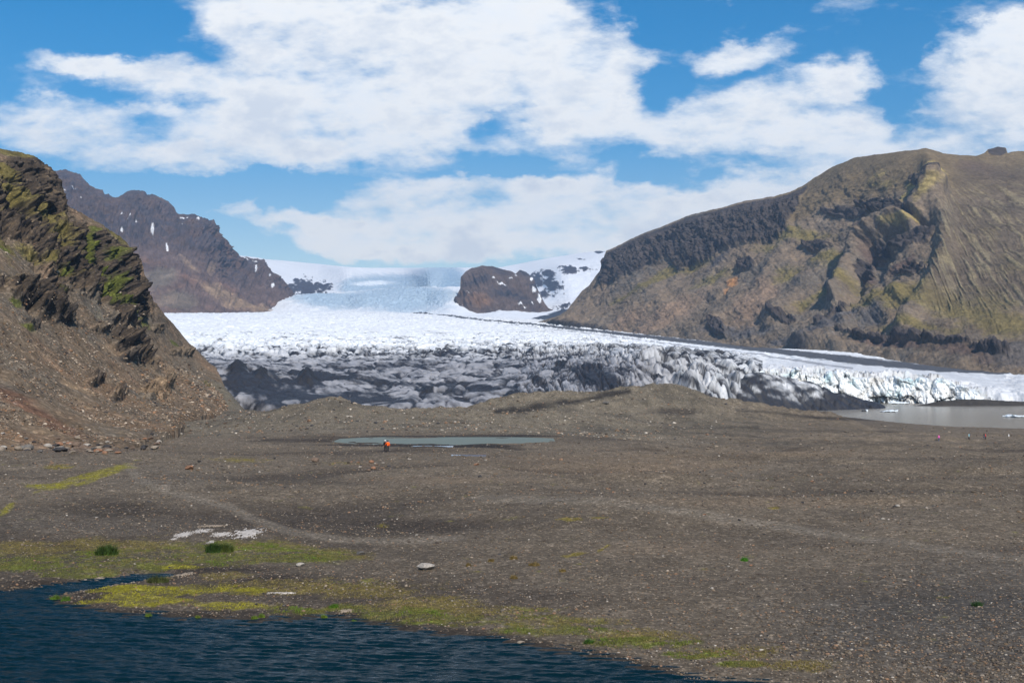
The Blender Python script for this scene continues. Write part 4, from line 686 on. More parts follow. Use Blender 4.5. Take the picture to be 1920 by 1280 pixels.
# ---- ice cap, icefall and snow dome behind
SIL_U = [(380, 500), (440, 478), (480, 482), (500, 486), (560, 491), (600, 495), (650, 500), (700, 502), (760, 502), (860, 501), (930, 502), (945, 500), (1000, 489), (1050, 480), (1090, 474), (1112, 472), (1118, 470), (1135, 471), (1180, 466)]
BASE_U = [(380, 597), (700, 597), (900, 603), (1000, 610), (1180, 612)]
CT_U = []
for px in (380, 500, 650, 800): CT_U += [(px, 597, 3300), (px, 585, 3900), (px, 575, 4500), (px, 560, 5000), (px, 540, 5500), (px, 520, 6000), (px, 505, 6700)]
CT_U += [(450, 480, 7600), (600, 495, 7900), (760, 502, 8000), (900, 600, 3100), (900, 585, 4300), (900, 560, 5000), (900, 520, 6000), (900, 501, 7800), (1000, 609, 2850), (1000, 590, 3900), (1000, 578, 4700), (1030, 570, 5000), (1050, 545, 5350), (1050, 520, 5700), (1050, 500, 6300), (1050, 480, 7600), (1000, 489, 7600), (1120, 611, 2700), (1120, 580, 4400), (1120, 550, 5200), (1120, 520, 5700), (1120, 495, 6300), (1120, 470, 7200), (1180, 466, 7200), (1180, 612, 2600)]
def disp_U(X, Y, Z, px, py, s):
    ice = blob(px, py, [(760, 565, 130, 26), (650, 570, 130, 14), (830, 520, 60, 30), (680, 530, 60, 22), (750, 525, 130, 18)]); ic = ss(.1, .8, ice); rk = rock_U(px, py)
    h = ic * (9 * (np.minimum(np.abs(fbm(X / 38, Y / 38, Z / 30, 4, .65)) * 2.6, 1)) - 5) + 14 * fbm(X / 600, Y / 600, Z / 300, 4) + rk * 10 * (.3 + fbm(X / 50, Y / 50, Z / 40, 4, .6))
    h = h + 5 * ss(600, 585, py) * fbm(X / 30, Y / 60, Z / 30, 4)
    # steps of the icefall
    st = pl(px, [(380, 575), (560, 558), (600, 556), (740, 545), (850, 543), (1180, 543)]); h = h + 55 * (1 / (1 + np.exp(-(py - st - 4 * fbm(px / 40, 0 * px, 0 * px, 2)) / 1.5)) - .5) * (px < 880) * ss(585, 570, py)
    return h * (1 - .6 * ss(.85, 1, s)), (ic, rk)
def rock_U(px, py):
    n2 = fbm(px / 6., py / 4., 0 * px + .4, 5, .6); n3 = fbm(px / 14., py / 8., 0 * px + 5.4, 3)
    m = blob(px, py, [(575, 532, 52, 22, 4, 1.1), (605, 530, 24, 12), (550, 548, 36, 16, 10), (540, 528, 14, 8), (1125, 472, 14, 4), (1030, 514, 20, 10, 10), (1008, 520, 14, 12, 40), (1068, 508, 24, 11, 0), (1036, 535, 26, 18, 30), (1022, 552, 14, 12, 30), (1010, 530, 14, 10, 20), (1095, 505, 24, 5, 8, .75), (1060, 575, 34, 10, -12, .7), (1040, 556, 10, 10, 0, .6), (1090, 486, 20, 2, 10, .7), (790, 590, 22, 3.5)])
    return ss(.5, .7, m + .85 * n2 + .4 * n3)
def col_U(X, Y, Z, px, py, s, n, info):
    ic, rk = info; n2 = fbm(X / 60, Y / 110, Z / 30, 5, .62); n1 = fbm(X / 500, Y / 500, Z / 200, 4); f = fbm(px / 3.2, py / 1.5, 0 * px + 2, 4, .65)
    c = np.zeros(px.shape + (3,)) + np.array([.80, .82, .85])
    bl = ss(.05, .6, ic * .8 + .7 * n2 + .3 * n1) * ic; c = lerpc(c, (.34, .46, .57), bl * .9)  # blue-grey cloud shade of the icefall, painted into the ice colour
    c = lerpc(c, (.24, .35, .45), ss(.1, .45, f) * ic * .7)
    c = lerpc(c, (.20, .32, .45), ss(.1, .5, blob(px, py, [(850, 525, 30, 28)]) * .6 + f) * ss(.2, .8, blob(px, py, [(850, 525, 30, 28)])) * .5)  # deeper shade on the right part of the icefall, also painted
    c = lerpc(c, (.78, .84, .90), ss(.3, 1, blob(px, py, [(700, 523, 55, 5), (640, 553, 150, 3, -3)])) * .9)
    c = lerpc(c, (.06, .050, .055), rk); c = lerpc(c, (.055, .042, .042), ss(.35, .6, blob(px, py, [(792, 590, 26, 3.6)])))
    c = lerpc(c, (.045, .045, .052), ss(.3, .6, blob(px, py, [(1030, 594, 50, 5, -10), (1060, 585, 40, 7, -10)])))
    return c

m_rock_near = mat_terrain('hillside rock and scree', fine=(1.1, .45), mid=(.2, .22), bump=(1.2, .8), bump_dist=.7, speck=[(1.4, .72, 1.7, .85)], spec=.1)
m_rock_mid = mat_terrain('mountain rock', fine=(.16, .40), mid=(.02, .15), bump=(.2, .8), bump_dist=5, spec=.1)
m_rock_far = mat_terrain('distant rock', fine=(.05, .35), mid=(.01, .12), bump=(.06, .8), bump_dist=14, spec=.05)
m_snow_far = mat_terrain('ice cap snow', rough=.6, fine=(.03, .05), mid=(.006, .04), bump=(.04, .3), bump_dist=8, spec=.2)

ground = build_ground()
glacier = build_glacier()
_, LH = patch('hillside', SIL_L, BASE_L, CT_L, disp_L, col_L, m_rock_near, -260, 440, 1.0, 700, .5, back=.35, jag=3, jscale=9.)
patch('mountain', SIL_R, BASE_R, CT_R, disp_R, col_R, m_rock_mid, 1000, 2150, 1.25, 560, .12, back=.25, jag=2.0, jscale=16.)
patch('mountain', SIL_F, BASE_F, CT_F, disp_F, col_F, m_rock_far, 60, 566, 1.1, 380, .15, back=.2, jag=4.5, jscale=9.)
patch('mountain', SIL_N, BASE_N, CT_N, disp_N, col_N, m_rock_far, 820, 1040, 1.1, 220, .2, back=.12, jag=2, jscale=9., zdrop=.6)
patch('ice_cap', SIL_U, BASE_U, CT_U, disp_U, col_U, m_snow_far, 380, 1180, 1.2, 420, .1, back=.1, jag=.6, jscale=20, zdrop=.5)

# ================================================================== WATER
def sheet(name, x0, x1, y0, y1, z, mat, nx=2, ny=2, wave=None):
    X, Y = np.meshgrid(np.linspace(x0, x1, nx), np.linspace(y0, y1, ny)); Z = np.zeros(X.shape) + z
    if wave: Z = Z + wave(X, Y)
    me = grid_mesh(name, X, Y, Z, flip=False); 
    return tag(link(name, me, mat), kind='structure')
m_pond = mat_water('pond water', (.001, .012, .018), .09, .24, [(7.0, .6, .45, 1.0, -8), (2.2, 1.0, .45, 1.0, -10), (18, .2, .6, 1, 5)], ior=1.2, bstr=1.0, bdist=.10)
def pondwave(X, Y):
    a = .9 * np.sin((Y * .98 + X * .17) * 2 * math.pi / (.52) + 4 * fbm(X / 2.0, Y / 1.1, 0, 3)) * (.6 + .8 * fbm(X / 4, Y / 2.5, 3, 2)); return .034 * a + .07 * fbm(X / 1.1, Y / .40, 1.0, 3)
sheet('water', -34, 14, 28, 66, POND, m_pond, 620, 700, pondwave)
m_pool = mat_water('turquoise pool water', (.135, .160, .138), .5, .08, [(3, .4, .5, 1, 0)], bdist=.02)
sheet('water', -33, 8, 200.5, 223.5, -13.5 , m_pool)
m_pud = mat_water('puddle water', (.12, .13, .14), .05, .5, [(3, .2, .5, 1, 0)], bdist=.005)
sheet('water', -34, -10, 191.4, 195.6, -13.3, m_pud); sheet('water', -8.5, -3.6, 155.5, 160.5, -12.15, m_pud)
m_lag = mat_water('silty lagoon water', (.25, .225, .185), .22, .25, [(1.5, .5, .5, 1, 0)], bdist=.03)
sheet('water', 60, 520, 398, 1000, -22.0, m_lag)

# ================================================================== ROCKS AND SMALL THINGS
rnd = random.Random(11)
def ico(sub=2):
    t = (1 + 5 ** .5) / 2
    v = [(-1, t, 0), (1, t, 0), (-1, -t, 0), (1, -t, 0), (0, -1, t), (0, 1, t), (0, -1, -t), (0, 1, -t), (t, 0, -1), (t, 0, 1), (-t, 0, -1), (-t, 0, 1)]
    f = [(0, 11, 5), (0, 5, 1), (0, 1, 7), (0, 7, 10), (0, 10, 11), (1, 5, 9), (5, 11, 4), (11, 10, 2), (10, 7, 6), (7, 1, 8), (3, 9, 4), (3, 4, 2), (3, 2, 6), (3, 6, 8), (3, 8, 9), (4, 9, 5), (2, 4, 11), (6, 2, 10), (8, 6, 7), (9, 8, 1)]
    v = [np.array(a) / np.linalg.norm(a) for a in v]
    for _ in range(sub):
        mid = {}; nf = []
        def m(a, b):
            k = (min(a, b), max(a, b))
            if k not in mid: q = v[a] + v[b]; v.append(q / np.linalg.norm(q)); mid[k] = len(v) - 1
            return mid[k]
        for a, b, c in f:
            ab, bc, ca = m(a, b), m(b, c), m(c, a); nf += [(a, ab, ca), (b, bc, ab), (c, ca, bc), (ab, bc, ca)]
        f = nf
    return np.array(v), np.array(f)
def rock_mesh(name, seed, squash=.7, cuts=9, sub=3, smooth=False, rough=.06):
    r = np.random.RandomState(seed); v, f = ico(sub); v = v.copy()
    for _ in range(cuts):
        n = r.normal(size=3); n /= np.linalg.norm(n); k = r.uniform(.5, .85); dd = v @ n; v = v - np.outer(np.maximum(dd - k, 0), n)
    v = v * (1 + rough * fbm(v[:, 0] * 2 + seed, v[:, 1] * 2, v[:, 2] * 2, 3))[:, None]; v[:, 0] *= r.uniform(1, 1.45); v[:, 2] *= squash; v[:, 2] -= v[:, 2].min() * .78 + .0
    return raw_mesh(name, v, f, None, smooth)
ROCKC = {'grey': (.13, .12, .11), 'dark': (.045, .042, .042), 'brown': (.14, .10, .075), 'rust': (.24, .13, .08), 'pale': (.30, .27, .235), 'sand': (.22, .18, .14)}
ROCKM = {k: mat_simple(k + ' stone', c, .92, .12, .35, 4.0) for k, c in ROCKC.items()}
_rm = {}
def rock_data(kind, i):
    if (kind, i) not in _rm:
        me = rock_mesh('boulder', 31 * i + 5, squash=(.55, .7, .62, .8, .5, .66)[i % 6]); me.materials.append(ROCKM[kind]); _rm[(kind, i)] = me
    return _rm[(kind, i)]
def hit(px, py, d0=38, d1=640):
    D = np.arange(d0, d1, .25); z = groundz(np.full(D.shape, float(px)), D); tv = tanv(py); k = np.nonzero(z >= tv * D)[0]
    d = D[k[0]] if len(k) else d1; return (px - 960) / F * d, d, float(z[k[0]] if len(k) else tv * d)
_hz = LH
def hit_hill(px, py):
    X, Y, Z, GP, GY, nz = _hz; j = int(np.clip(round((px + 260) / 1.0), 0, X.shape[1] - 1)); a, b = proj(X[:700, j], Y[:700, j], Z[:700, j]); i = int(np.argmin(np.abs(b - py))); return X[i, j], Y[i, j], Z[i, j]
def boulder(px, py, wpx, kind, i, label, group=None, hill=False, rz=None, tilt=0, cat='boulder'):
    if hill: p = hit_hill(px, py)
    else: p = hit(px, py)
    s = wpx / 2 * p[1] / F / 1.15
    o = bpy.data.objects.new('boulder', rock_data(kind, i)); COL.objects.link(o); o.location = (p[0], p[1], p[2] - s * .06); o.scale = (s, s, s); o.rotation_euler = (tilt, tilt * .5, rz if rz is not None else rnd.uniform(-.6, .6))
    return tag(o, label, cat, group)
B = boulder
B(385, 760, 26, 'dark', 1, 'large dark wedge-shaped boulder at the hillside foot just above the two hikers in blue', tilt=.3)
B(358, 880, 22, 'rust', 0, 'orange-brown slanted boulder standing alone left on the gravel plain', rz=-.5, tilt=-.35)
B(375, 866, 9, 'dark', 2, 'small dark stone just behind the orange-brown slanted boulder')
B(591, 866, 15, 'brown', 3, 'brown boulder with dark underside alone on the plain before the turquoise pool', tilt=.2)
B(516, 860, 6, 'dark', 2, 'small black stone left of the lone brown boulder')
B(797, 1068, 32, 'pale', 4, 'rounded pale grey-green boulder half buried above the mossy shore')
B(565, 1062, 15, 'pale', 1, 'small pale rounded boulder at the right end of the mossy strip')
B(678, 1040, 17, 'grey', 5, 'grey low boulder in the gravel just above the moss')
B(205, 838, 26, 'brown', 1, 'largest rounded brown boulder in the rubble below the left hillside')
B(112, 847, 26, 'dark', 4, 'long dark grey boulder at the lower edge of the left rubble')
B(55, 843, 18, 'grey', 3, 'upright grey boulder among the rubble at far left')
B(78, 848, 14, 'grey', 0, 'light grey boulder between the upright and the long dark boulder')
B(138, 851, 15, 'sand', 5, 'flat sandy boulder beside the long dark boulder')
B(197, 851, 14, 'rust', 2, 'orange stone on the lower rim of the left rubble')
B(222, 850, 12, 'rust', 4, 'rust-coloured stone right of the orange stone on the rubble rim')
B(229, 820, 14, 'dark', 1, 'dark boulder in the upper right of the left rubble')
B(257, 829, 9, 'grey', 5, 'upright grey stone at the right end of the left rubble')
B(270, 843, 10, 'dark', 3, 'dark stone lying below the upright grey stone')
B(340, 815, 9, 'pale', 2, 'pair-forming pale stone on the gravel below the four hikers')
B(432, 786, 8, 'pale', 0, 'whitish stone on the crest left of the moraine mound')
B(1136, 758, 14, 'grey', 2, 'big grey boulder on the flank of the right-hand moraine')
B(1163, 776, 8, 'sand', 4, 'sand-coloured stone low on the right-hand moraine')
B(1111, 753, 9, 'pale', 1, 'pale stone beside the dark trench of the right-hand moraine')
B(893, 872, 9, 'rust', 5, 'pinkish stone just right of the tiny blue puddle')
B(1681, 950, 8, 'pale', 3, 'whitish stone near the dark pair on the right plain', )
B(1675, 951, 7, 'dark', 0, 'black stone beside a whitish one on the right plain')
B(1575, 1187, 9, 'grey', 4, 'blue-grey stone in the coarse gravel at lower right')
B(1466, 1207, 8, 'dark', 5, 'dark slate stone in the gravel near the lower shore')
B(976, 1206, 12, 'sand', 1, 'flat tan stone on the dark mud of the pond shore')
for (x, y, w, k) in ((697, 868, 9, 'rust'), (707, 872, 7, 'brown'), (672, 868, 6, 'rust'), (676, 876, 7, 'pale'), (692, 883, 7, 'brown'), (701, 880, 10, 'rust'), (718, 878, 10, 'brown'), (719, 869, 6, 'pale'), (685, 880, 5, 'grey'), (660, 866, 5, 'rust')):
    B(x, y, w, k, rnd.randrange(6), 'reddish stone in the small cluster of stones before the pool', 'cluster of reddish stones before the pool', cat='stone')
KN = {'grey': 'grey', 'dark': 'black', 'brown': 'brown', 'rust': 'reddish', 'pale': 'whitish', 'sand': 'sandy'}
def stone_label(kind, x, y, where):
    if where == 'rubble':
        a = 'high' if y < 822 else 'midway' if y < 838 else 'low'
        h = ('at the far left edge', 'behind the upright grey boulder', 'above the long dark boulder', 'left of the largest brown boulder', 'near the largest brown boulder', 'at the right end')[min(5, int((x + 10) / 52))]
        return f'{KN[kind]} jagged stone {a} in the rubble heap, {h}'
    if where == 'debris':
        a = 'level with the two upper hikers' if y < 778 else 'level with the two lower hikers' if y < 797 else 'below the lower hikers'
        h = 'left of them' if x < 355 else 'close to them' if x < 390 else 'right of them' if x < 430 else 'by the moraine mound'
        return f'{KN[kind]} stone in the debris, {a}, {h}'
    a = 'far back' if y < 930 else 'behind the pale path' if y < 1000 else 'in the middle' if y < 1080 else 'in the near part'
    h = ('at the left edge', 'on the left', 'left of centre', 'right of centre', 'on the right', 'at the right edge')[min(5, int(x / 320))]
    return f'{KN[kind]} larger stone on the gravel plain, {a}, {h}'
kinds = ['grey', 'brown', 'sand', 'rust', 'pale', 'dark', 'brown', 'sand']
for i in range(95):
    x = rnd.uniform(-10, 300); y = 850 - abs(rnd.gauss(0, 14)) + rnd.uniform(-4, 4) - max(0, x - 180) * .1
    B(x, y, rnd.uniform(5, 15) * (1.25 if y > 835 else .8), (kk := rnd.choice(kinds)), rnd.randrange(6), stone_label(kk, x, y, 'rubble'), 'stones of the rubble heap below the left hillside', hill=(y < pl(x, BASE_L)), cat='stone')
for i in range(60):
    x = rnd.uniform(300, 470); y = rnd.uniform(745, 815)
    B(x, y, rnd.uniform(3, 7), (kk := rnd.choice(['grey', 'pale', 'sand', 'brown'])), rnd.randrange(6), stone_label(kk, x, y, 'debris'), 'stones strewn around the four distant hikers', cat='stone')
for i in range(70):
    x = rnd.uniform(20, 1900); y = rnd.uniform(880, 1200); 
    if y > pl(x, SHORE) - 12: continue
    B(x, y, rnd.uniform(3.5, 6.5), (kk := rnd.choice(['grey', 'pale', 'sand', 'dark', 'rust'])), rnd.randrange(6), stone_label(kk, x, y, 'plain'), 'larger stones scattered over the gravel plain', cat='stone')

# fine gravel and rubble that nobody could count: one mesh each
def scatter_stones(name, P, S, C, mat, label=None, seed=3):
    r = np.random.RandomState(seed); v0, f0 = ico(0); n = len(P); nv = len(v0)
    V = np.repeat(v0[None], n, 0) * (1 + r.uniform(-.28, .28, (n, nv, 1))); sc = np.stack([r.uniform(.8, 1.4, n), r.uniform(.8, 1.2, n), r.uniform(.45, .85, n)], -1); V = V * sc[:, None]
    a = r.uniform(0, 6.28, n); c, s = np.cos(a)[:, None], np.sin(a)[:, None]; x = V[..., 0] * c - V[..., 1] * s; y = V[..., 0] * s + V[..., 1] * c
    V = np.stack([x, y, V[..., 2] + .25], -1) * S[:, None, None] + P[:, None]
    Fc = (f0[None] + (np.arange(n) * nv)[:, None, None]).reshape(-1, 3); Cc = np.repeat(C[:, None], nv, 1).reshape(-1, 3)
    me = raw_mesh(name, V.reshape(-1, 3), Fc, Cc, False); return tag(link(name, me, mat), label, name, kind='stuff')
m_gravel = mat_terrain('gravel stones', fine=(3, .2), mid=(.5, .1), bump=(4, .2), bump_dist=.1, spec=.12)
PAL = np.array([(.12, .095, .07), (.07, .055, .045), (.18, .145, .11), (.27, .22, .17), (.36, .32, .27), (.16, .11, .07), (.22, .135, .085), (.05, .048, .05), (.14, .12, .10), (.10, .08, .06)])
def gravel():
    r = np.random.RandomState(5); n = 110000
    px = r.uniform(-40, 1960, n); d = 1 / r.uniform(1 / 440., 1 / 39., n); z = groundz(px, d); x = (px - 960) / F * d; ppx, py = proj(x, d, z)
    ps = pl(px, SHORE); g, o, yl, s, *_ = moss_masks(px, py, x, d); keep = (py < ps - 3) & (z > -21.9) & (r.uniform(0, 1, n) > .85 * np.maximum(g, yl) * (d < 120)) & (r.uniform(0, 1, n) < .62 + .38 * ss(.0, .5, fbm(x / 12, d / 8, 3, 3)) + .3 * ss(1300, 1900, px) * ss(1050, 1250, py))
    inp = (((px - 840) / 215) ** 2 + ((d - 212) / 12.) ** 2 < 1) | (((px - 700) / 100) ** 2 + ((d - 193.5) / 2.2) ** 2 < 1); keep &= ~inp
    P = np.stack([x, d, z], -1)[keep]; d = d[keep]; m = len(P); S = np.maximum(.028, d * .00042) * np.exp(r.normal(0, .42, m)); S = np.minimum(S, d * .0013)
    zq = ss(-.1, .35, fbm(P[:, 0] / 9, P[:, 1] / 7, 6.3, 4)); S = np.minimum(S * (.9 + .45 * zq) * np.where(r.uniform(0, 1, m) < .010, 1.9, 1), d * .002); C = PAL[r.choice(len(PAL), m, p=[.22, .15, .17, .06, .015, .135, .06, .05, .08, .06])] * r.uniform(.75, 1.25, (m, 1)); scatter_stones('gravel', P, S, C, m_gravel, 'loose mixed gravel and pebbles spread over the whole outwash plain')
    # rubble on the hillside
    X, Y, Z, GP, GY, nz = LH; n = 26000; i = (r.beta(1.1, 2.2, n) * 560).astype(int); j = r.randint(240, 700, n); q = fbm(X[i, j] / 18, Y[i, j] / 18, Z[i, j] / 18, 3); k = (nz[i, j] > .35) & (q > -.12); i, j = i[k], j[k]; m = len(i)
    P = np.stack([X[i, j], Y[i, j], Z[i, j]], -1); S = np.maximum(.06, P[:, 1] * .00045) * np.exp(r.normal(0, .5, m)); S = np.minimum(S, P[:, 1] * .0018)
    C = PAL[r.choice(len(PAL), m)] * r.uniform(.8, 1.3, (m, 1)) * np.array([1.08, 1, .92]); scatter_stones('rubble', P, S, C, m_gravel, 'loose broken rock spread down the scree of the left hillside', 4)
    # till stones
    n = 16000; px = r.uniform(380, 1480, n); d = r.uniform(258, 560, n); z = groundz(px, d); x = (px - 960) / F * d; k = (((d < 425) & (r.uniform(0, 1, n) > ss(1180, 1420, px - (d - 330) * .8))) | ((px < 560) & (d > 440))); x, d, z = x[k], d[k], z[k]; m = len(x)
    C = PAL[r.choice(len(PAL), m)] * r.uniform(.9, 1.5, (m, 1)); scatter_stones('till', np.stack([x, d, z], -1), np.minimum(.13 * np.exp(r.normal(0, .55, m)), .6), C, m_gravel, 'coarse stones covering the moraine ridges before the ice', 6)
gravel()

# grass and moss cover
def blades(P, H, W, C, lean, seed, per=3):
    r = np.random.RandomState(seed); n = len(P); P = np.repeat(P, per, 0); H = np.repeat(H, per) * r.uniform(.6, 1.15, n * per); W = np.repeat(W, per); C = np.repeat(C, per, 0) * r.uniform(.75, 1.25, (n * per, 1)); N = n * per
    a = r.uniform(0, 6.28, N); la = r.uniform(0, 6.28, N); l = r.uniform(.1, 1, N) * lean * H; off = r.normal(0, 1, (N, 2)) * W[:, None] * 1.2
    b = P + np.c_[off, -.01 * np.ones(N)]; t = np.c_[np.cos(a), np.sin(a), 0 * a] * W[:, None] * .5
    top = b + np.c_[np.cos(la) * l, np.sin(la) * l, H]; mid = b + np.c_[np.cos(la) * l * .35, np.sin(la) * l * .35, H * .6]
    V = np.stack([b - t, b + t, mid + t * .8, top, mid - t * .8], 1).reshape(-1, 3); k = np.arange(N)[:, None] * 5
    Fc = np.concatenate([k + np.array([[0, 1, 2]]), k + np.array([[0, 2, 4]]), k + np.array([[4, 2, 3]])], 0)
    return V, Fc, np.repeat(C, 5, 0)
m_grass = mat_terrain('grass blades', rough=.7, fine=(2, .2), mid=(.5, .15), bump=(2, .1), bump_dist=.05, spec=.2)
def grass_cover():
    r = np.random.RandomState(8); n = 150000; px = r.uniform(-60, 1560, n); d = 1 / r.uniform(1 / 110., 1 / 40., n); z = groundz(px, d); x = (px - 960) / F * d; _, py = proj(x, d, z)
    g, o, yl, s, *_ = moss_masks(px, py, x, d); m = np.maximum(g, np.maximum(o * .7, np.maximum(yl * .8, s * .8))); ps = pl(px, SHORE); k = (r.uniform(0, 1, n) < m * .8) & (py < ps - 5) & (z > POND + .03)
    P = np.stack([x, d, z], -1)[k]; g, o, yl, s = g[k], o[k], yl[k], s[k]; m = len(P); q = fbm(P[:, 0] / 1.5, P[:, 1] / 1.5, 5.5, 3)
    C = np.zeros((m, 3)) + np.array([.17, .135, .045]); C = lerpc(C, (.11, .125, .024), g * ss(-.3, .3, q + .1)); C = lerpc(C, (.26, .24, .02), yl * .85); C = lerpc(C, (.17, .135, .055), s * .7); C = lerpc(C, (.09, .15, .018), ss(.2, .5, q) * g * .8)
    H = .035 + .05 * r.uniform(0, 1, m) + .06 * g * ss(.1, .5, q); V, Fc, Cc = blades(P, H, np.full(m, .03), C, .8, 3)
    tag(link('grass', raw_mesh('grass', V, Fc, Cc, False), m_grass), 'low green and yellow grass and moss along the pond', 'grass', kind='stuff')
grass_cover()
def tuft(px, py, w, h, col, label, n=500, seed=1, flat=.55):
    p = hit(px, py); s = p[1] / F; r = np.random.RandomState(seed); m = n; R0 = w / 2 * s
    a = r.uniform(0, 6.28, m); q = np.sqrt(r.uniform(0, 1, m)) * R0; x = np.cos(a) * q; y = np.sin(a) * q * flat; zz = groundz(960 + (p[0] + x) / (p[1] + y) * F, p[1] + y) - p[2]
    P = np.stack([x, y, zz], -1); H = h * s * (1 - .35 * (q / R0) ** 2) * r.uniform(.35, 1.25, m) * (1 + .5 * fbm(x * 6 + seed, y * 6, 0 * x, 2)); C = np.array(col)[None] * r.uniform(.6, 1.4, (m, 1)); V, Fc, Cc = blades(P, H, np.full(m, .020 * (p[1] / 55)), C, .9, seed + 1, 2)
    o = link('grass_tuft', raw_mesh('grass_tuft', V, Fc, Cc, False), m_grass); o.location = p; return tag(o, label, 'grass tuft')
tuft(203, 1040, 40, 20, (.035, .065, .012), 'tall dark green rush tuft on the left side of the mossy strip', 900, 1)
tuft(402, 1036, 26, 19, (.030, .060, .012), 'tall dark green tuft below the white crusts, the left half of a pair', 700, 2)
tuft(425, 1035, 28, 17, (.055, .075, .015), 'olive tuft right beside the tall dark tuft below the white crusts', 600, 3)
tuft(300, 1092, 40, 13, (.05, .06, .018), 'olive-brown tuft at the upper end of the narrow stream', 500, 4)
tuft(108, 1124, 16, 8, (.08, .14, .015), 'bright green tuft at the tip of the spit, left one', 300, 5)
tuft(127, 1126, 16, 9, (.06, .12, .015), 'green tuft on the spit just right of the brighter one', 300, 6)
tuft(282, 1158, 11, 8, (.11, .16, .02), 'small yellow-green tuft at the waterline, farthest left of those standing alone', 160, 7)
tuft(374, 1160, 8, 5, (.11, .15, .02), 'tiny yellow-green tuft at the waterline between two others', 120, 8)
tuft(480, 1161, 11, 7, (.11, .17, .02), 'yellow-green tuft at the waterline, left of a close pair', 160, 9)
tuft(493, 1159, 10, 8, (.11, .17, .02), 'yellow-green tuft at the waterline, right of a close pair', 160, 10)
tuft(610, 1158, 9, 7, (.12, .18, .02), 'small bright tuft at the waterline where the shore bends', 140, 11)
tuft(665, 1166, 8, 5, (.12, .18, .02), 'tiny bright tuft right of the bend in the shore', 120, 12)
tuft(628, 1139, 18, 7, (.06, .13, .012), 'dense green plant on the shore above the bend', 260, 13)
tuft(1394, 1051, 12, 8, (.06, .20, .015), 'single vivid green plant alone on the right gravel', 160, 14, .9)
tuft(1828, 1137, 18, 10, (.03, .07, .02), 'dark green plant in the coarse gravel at lower right', 200, 15, .9)
tuft(1103, 1206, 18, 9, (.045, .10, .015), 'dark green leafy plant close to the lower shore', 260, 16)
for i, (x, y, w, h, l) in enumerate(((879, 1062, 9, 7, 'leftmost straw-coloured tuft on the gravel slope'), (921, 1053, 9, 7, 'straw-coloured tuft second from left on the gravel slope'), (963, 1049, 13, 7, 'wider brown-yellow tuft high on the gravel slope'), (1002, 1060, 19, 8, 'largest yellow-brown tuft on the gravel slope'), (963, 1085, 12, 7, 'lowest straw tuft on the gravel slope'), (1055, 1072, 10, 7, 'rightmost straw tuft on the gravel slope'))):
    tuft(x, y, w, h, (.17, .12, .04), l, 160, 30 + i)

# pale dried crusts on the moss
m_crust = mat_simple('pale dried crust', (.42, .38, .34), .9, .1, .3, 3.0); m_tan = mat_simple('tan dried silt', (.30, .24, .18), .95, .1, .2, 3.0)
def crust(px, py, w, h, mat, label, seed, sk=0):
    """thin irregular raised plate lying on the ground"""
    P0 = hit(px, py); s = P0[1] / F; dep = h * P0[1] * P0[1] / (F * 10.6); nx, ny = 70, 46
    gx, gy = np.meshgrid(np.linspace(-1.1, 1.1, nx), np.linspace(-1.1, 1.1, ny)); X = gx * w / 2 * s + gy * sk * s; Y = gy * dep / 2
    r = np.hypot(gx, gy); m = .9 - r * 1.0 + 2.0 * fbm(gx * 4.2 + seed, gy * 3.4, .3 * seed + 0 * gx, 4, .7); zg = groundz(960 + (P0[0] + X) / (P0[1] + Y) * F, P0[1] + Y) - P0[2]
    Z = zg + np.clip(m * .5, -.06, .045) + .01 * fbm(gx * 9, gy * 9, 0 * gx, 2); 
    idx = np.arange(nx * ny).reshape(ny, nx); ok = (m > -.08); q = ok[:-1, :-1] & ok[1:, :-1] & ok[1:, 1:] & ok[:-1, 1:]
    a, b, c, d = idx[:-1, :-1][q], idx[:-1, 1:][q], idx[1:, 1:][q], idx[1:, :-1][q]; V = np.stack([X, Y, Z], -1).reshape(-1, 3)
    o = link('dried_crust', raw_mesh('dried_crust', V, np.stack([a, b, c, d], -1), None, True), mat); o.location = P0; return tag(o, label, 'dried crust')
crust(347, 1003, 36, 12, m_crust, 'white crust patch, leftmost of the four white patches', 3)
crust(328, 1012, 12, 3.5, m_crust, 'tiny white crust at the lower left of the leftmost white patch', 12)
crust(381, 997, 34, 8, m_crust, 'solid white crust patch second from left', 6)
crust(416, 1003, 36, 8, m_crust, 'thin white crust patch third from left', 9)
crust(468, 999, 56, 20, m_crust, 'largest speckled white crust patch at the right end', 14)
crust(400, 987, 50, 5, m_tan, 'tan and white streak behind the white crust patches', 17)
crust(397, 1017, 14, 4, m_crust, 'small white crust just above the tall dark tuft', 21)
crust(347, 1078, 44, 9, m_tan, 'pinkish tan dried silt patch left of the mossy spit', 24, sk=-3)
crust(190, 1086, 16, 4, m_tan, 'small grey flat patch on the mud above the stream', 27)
crust(650, 1147, 26, 5, m_tan, 'flat pale slab at the bend of the pond shore', 31)
crust(530, 1113, 50, 2.2, m_crust, 'thin pale stick-like streak across the olive moss', 35)

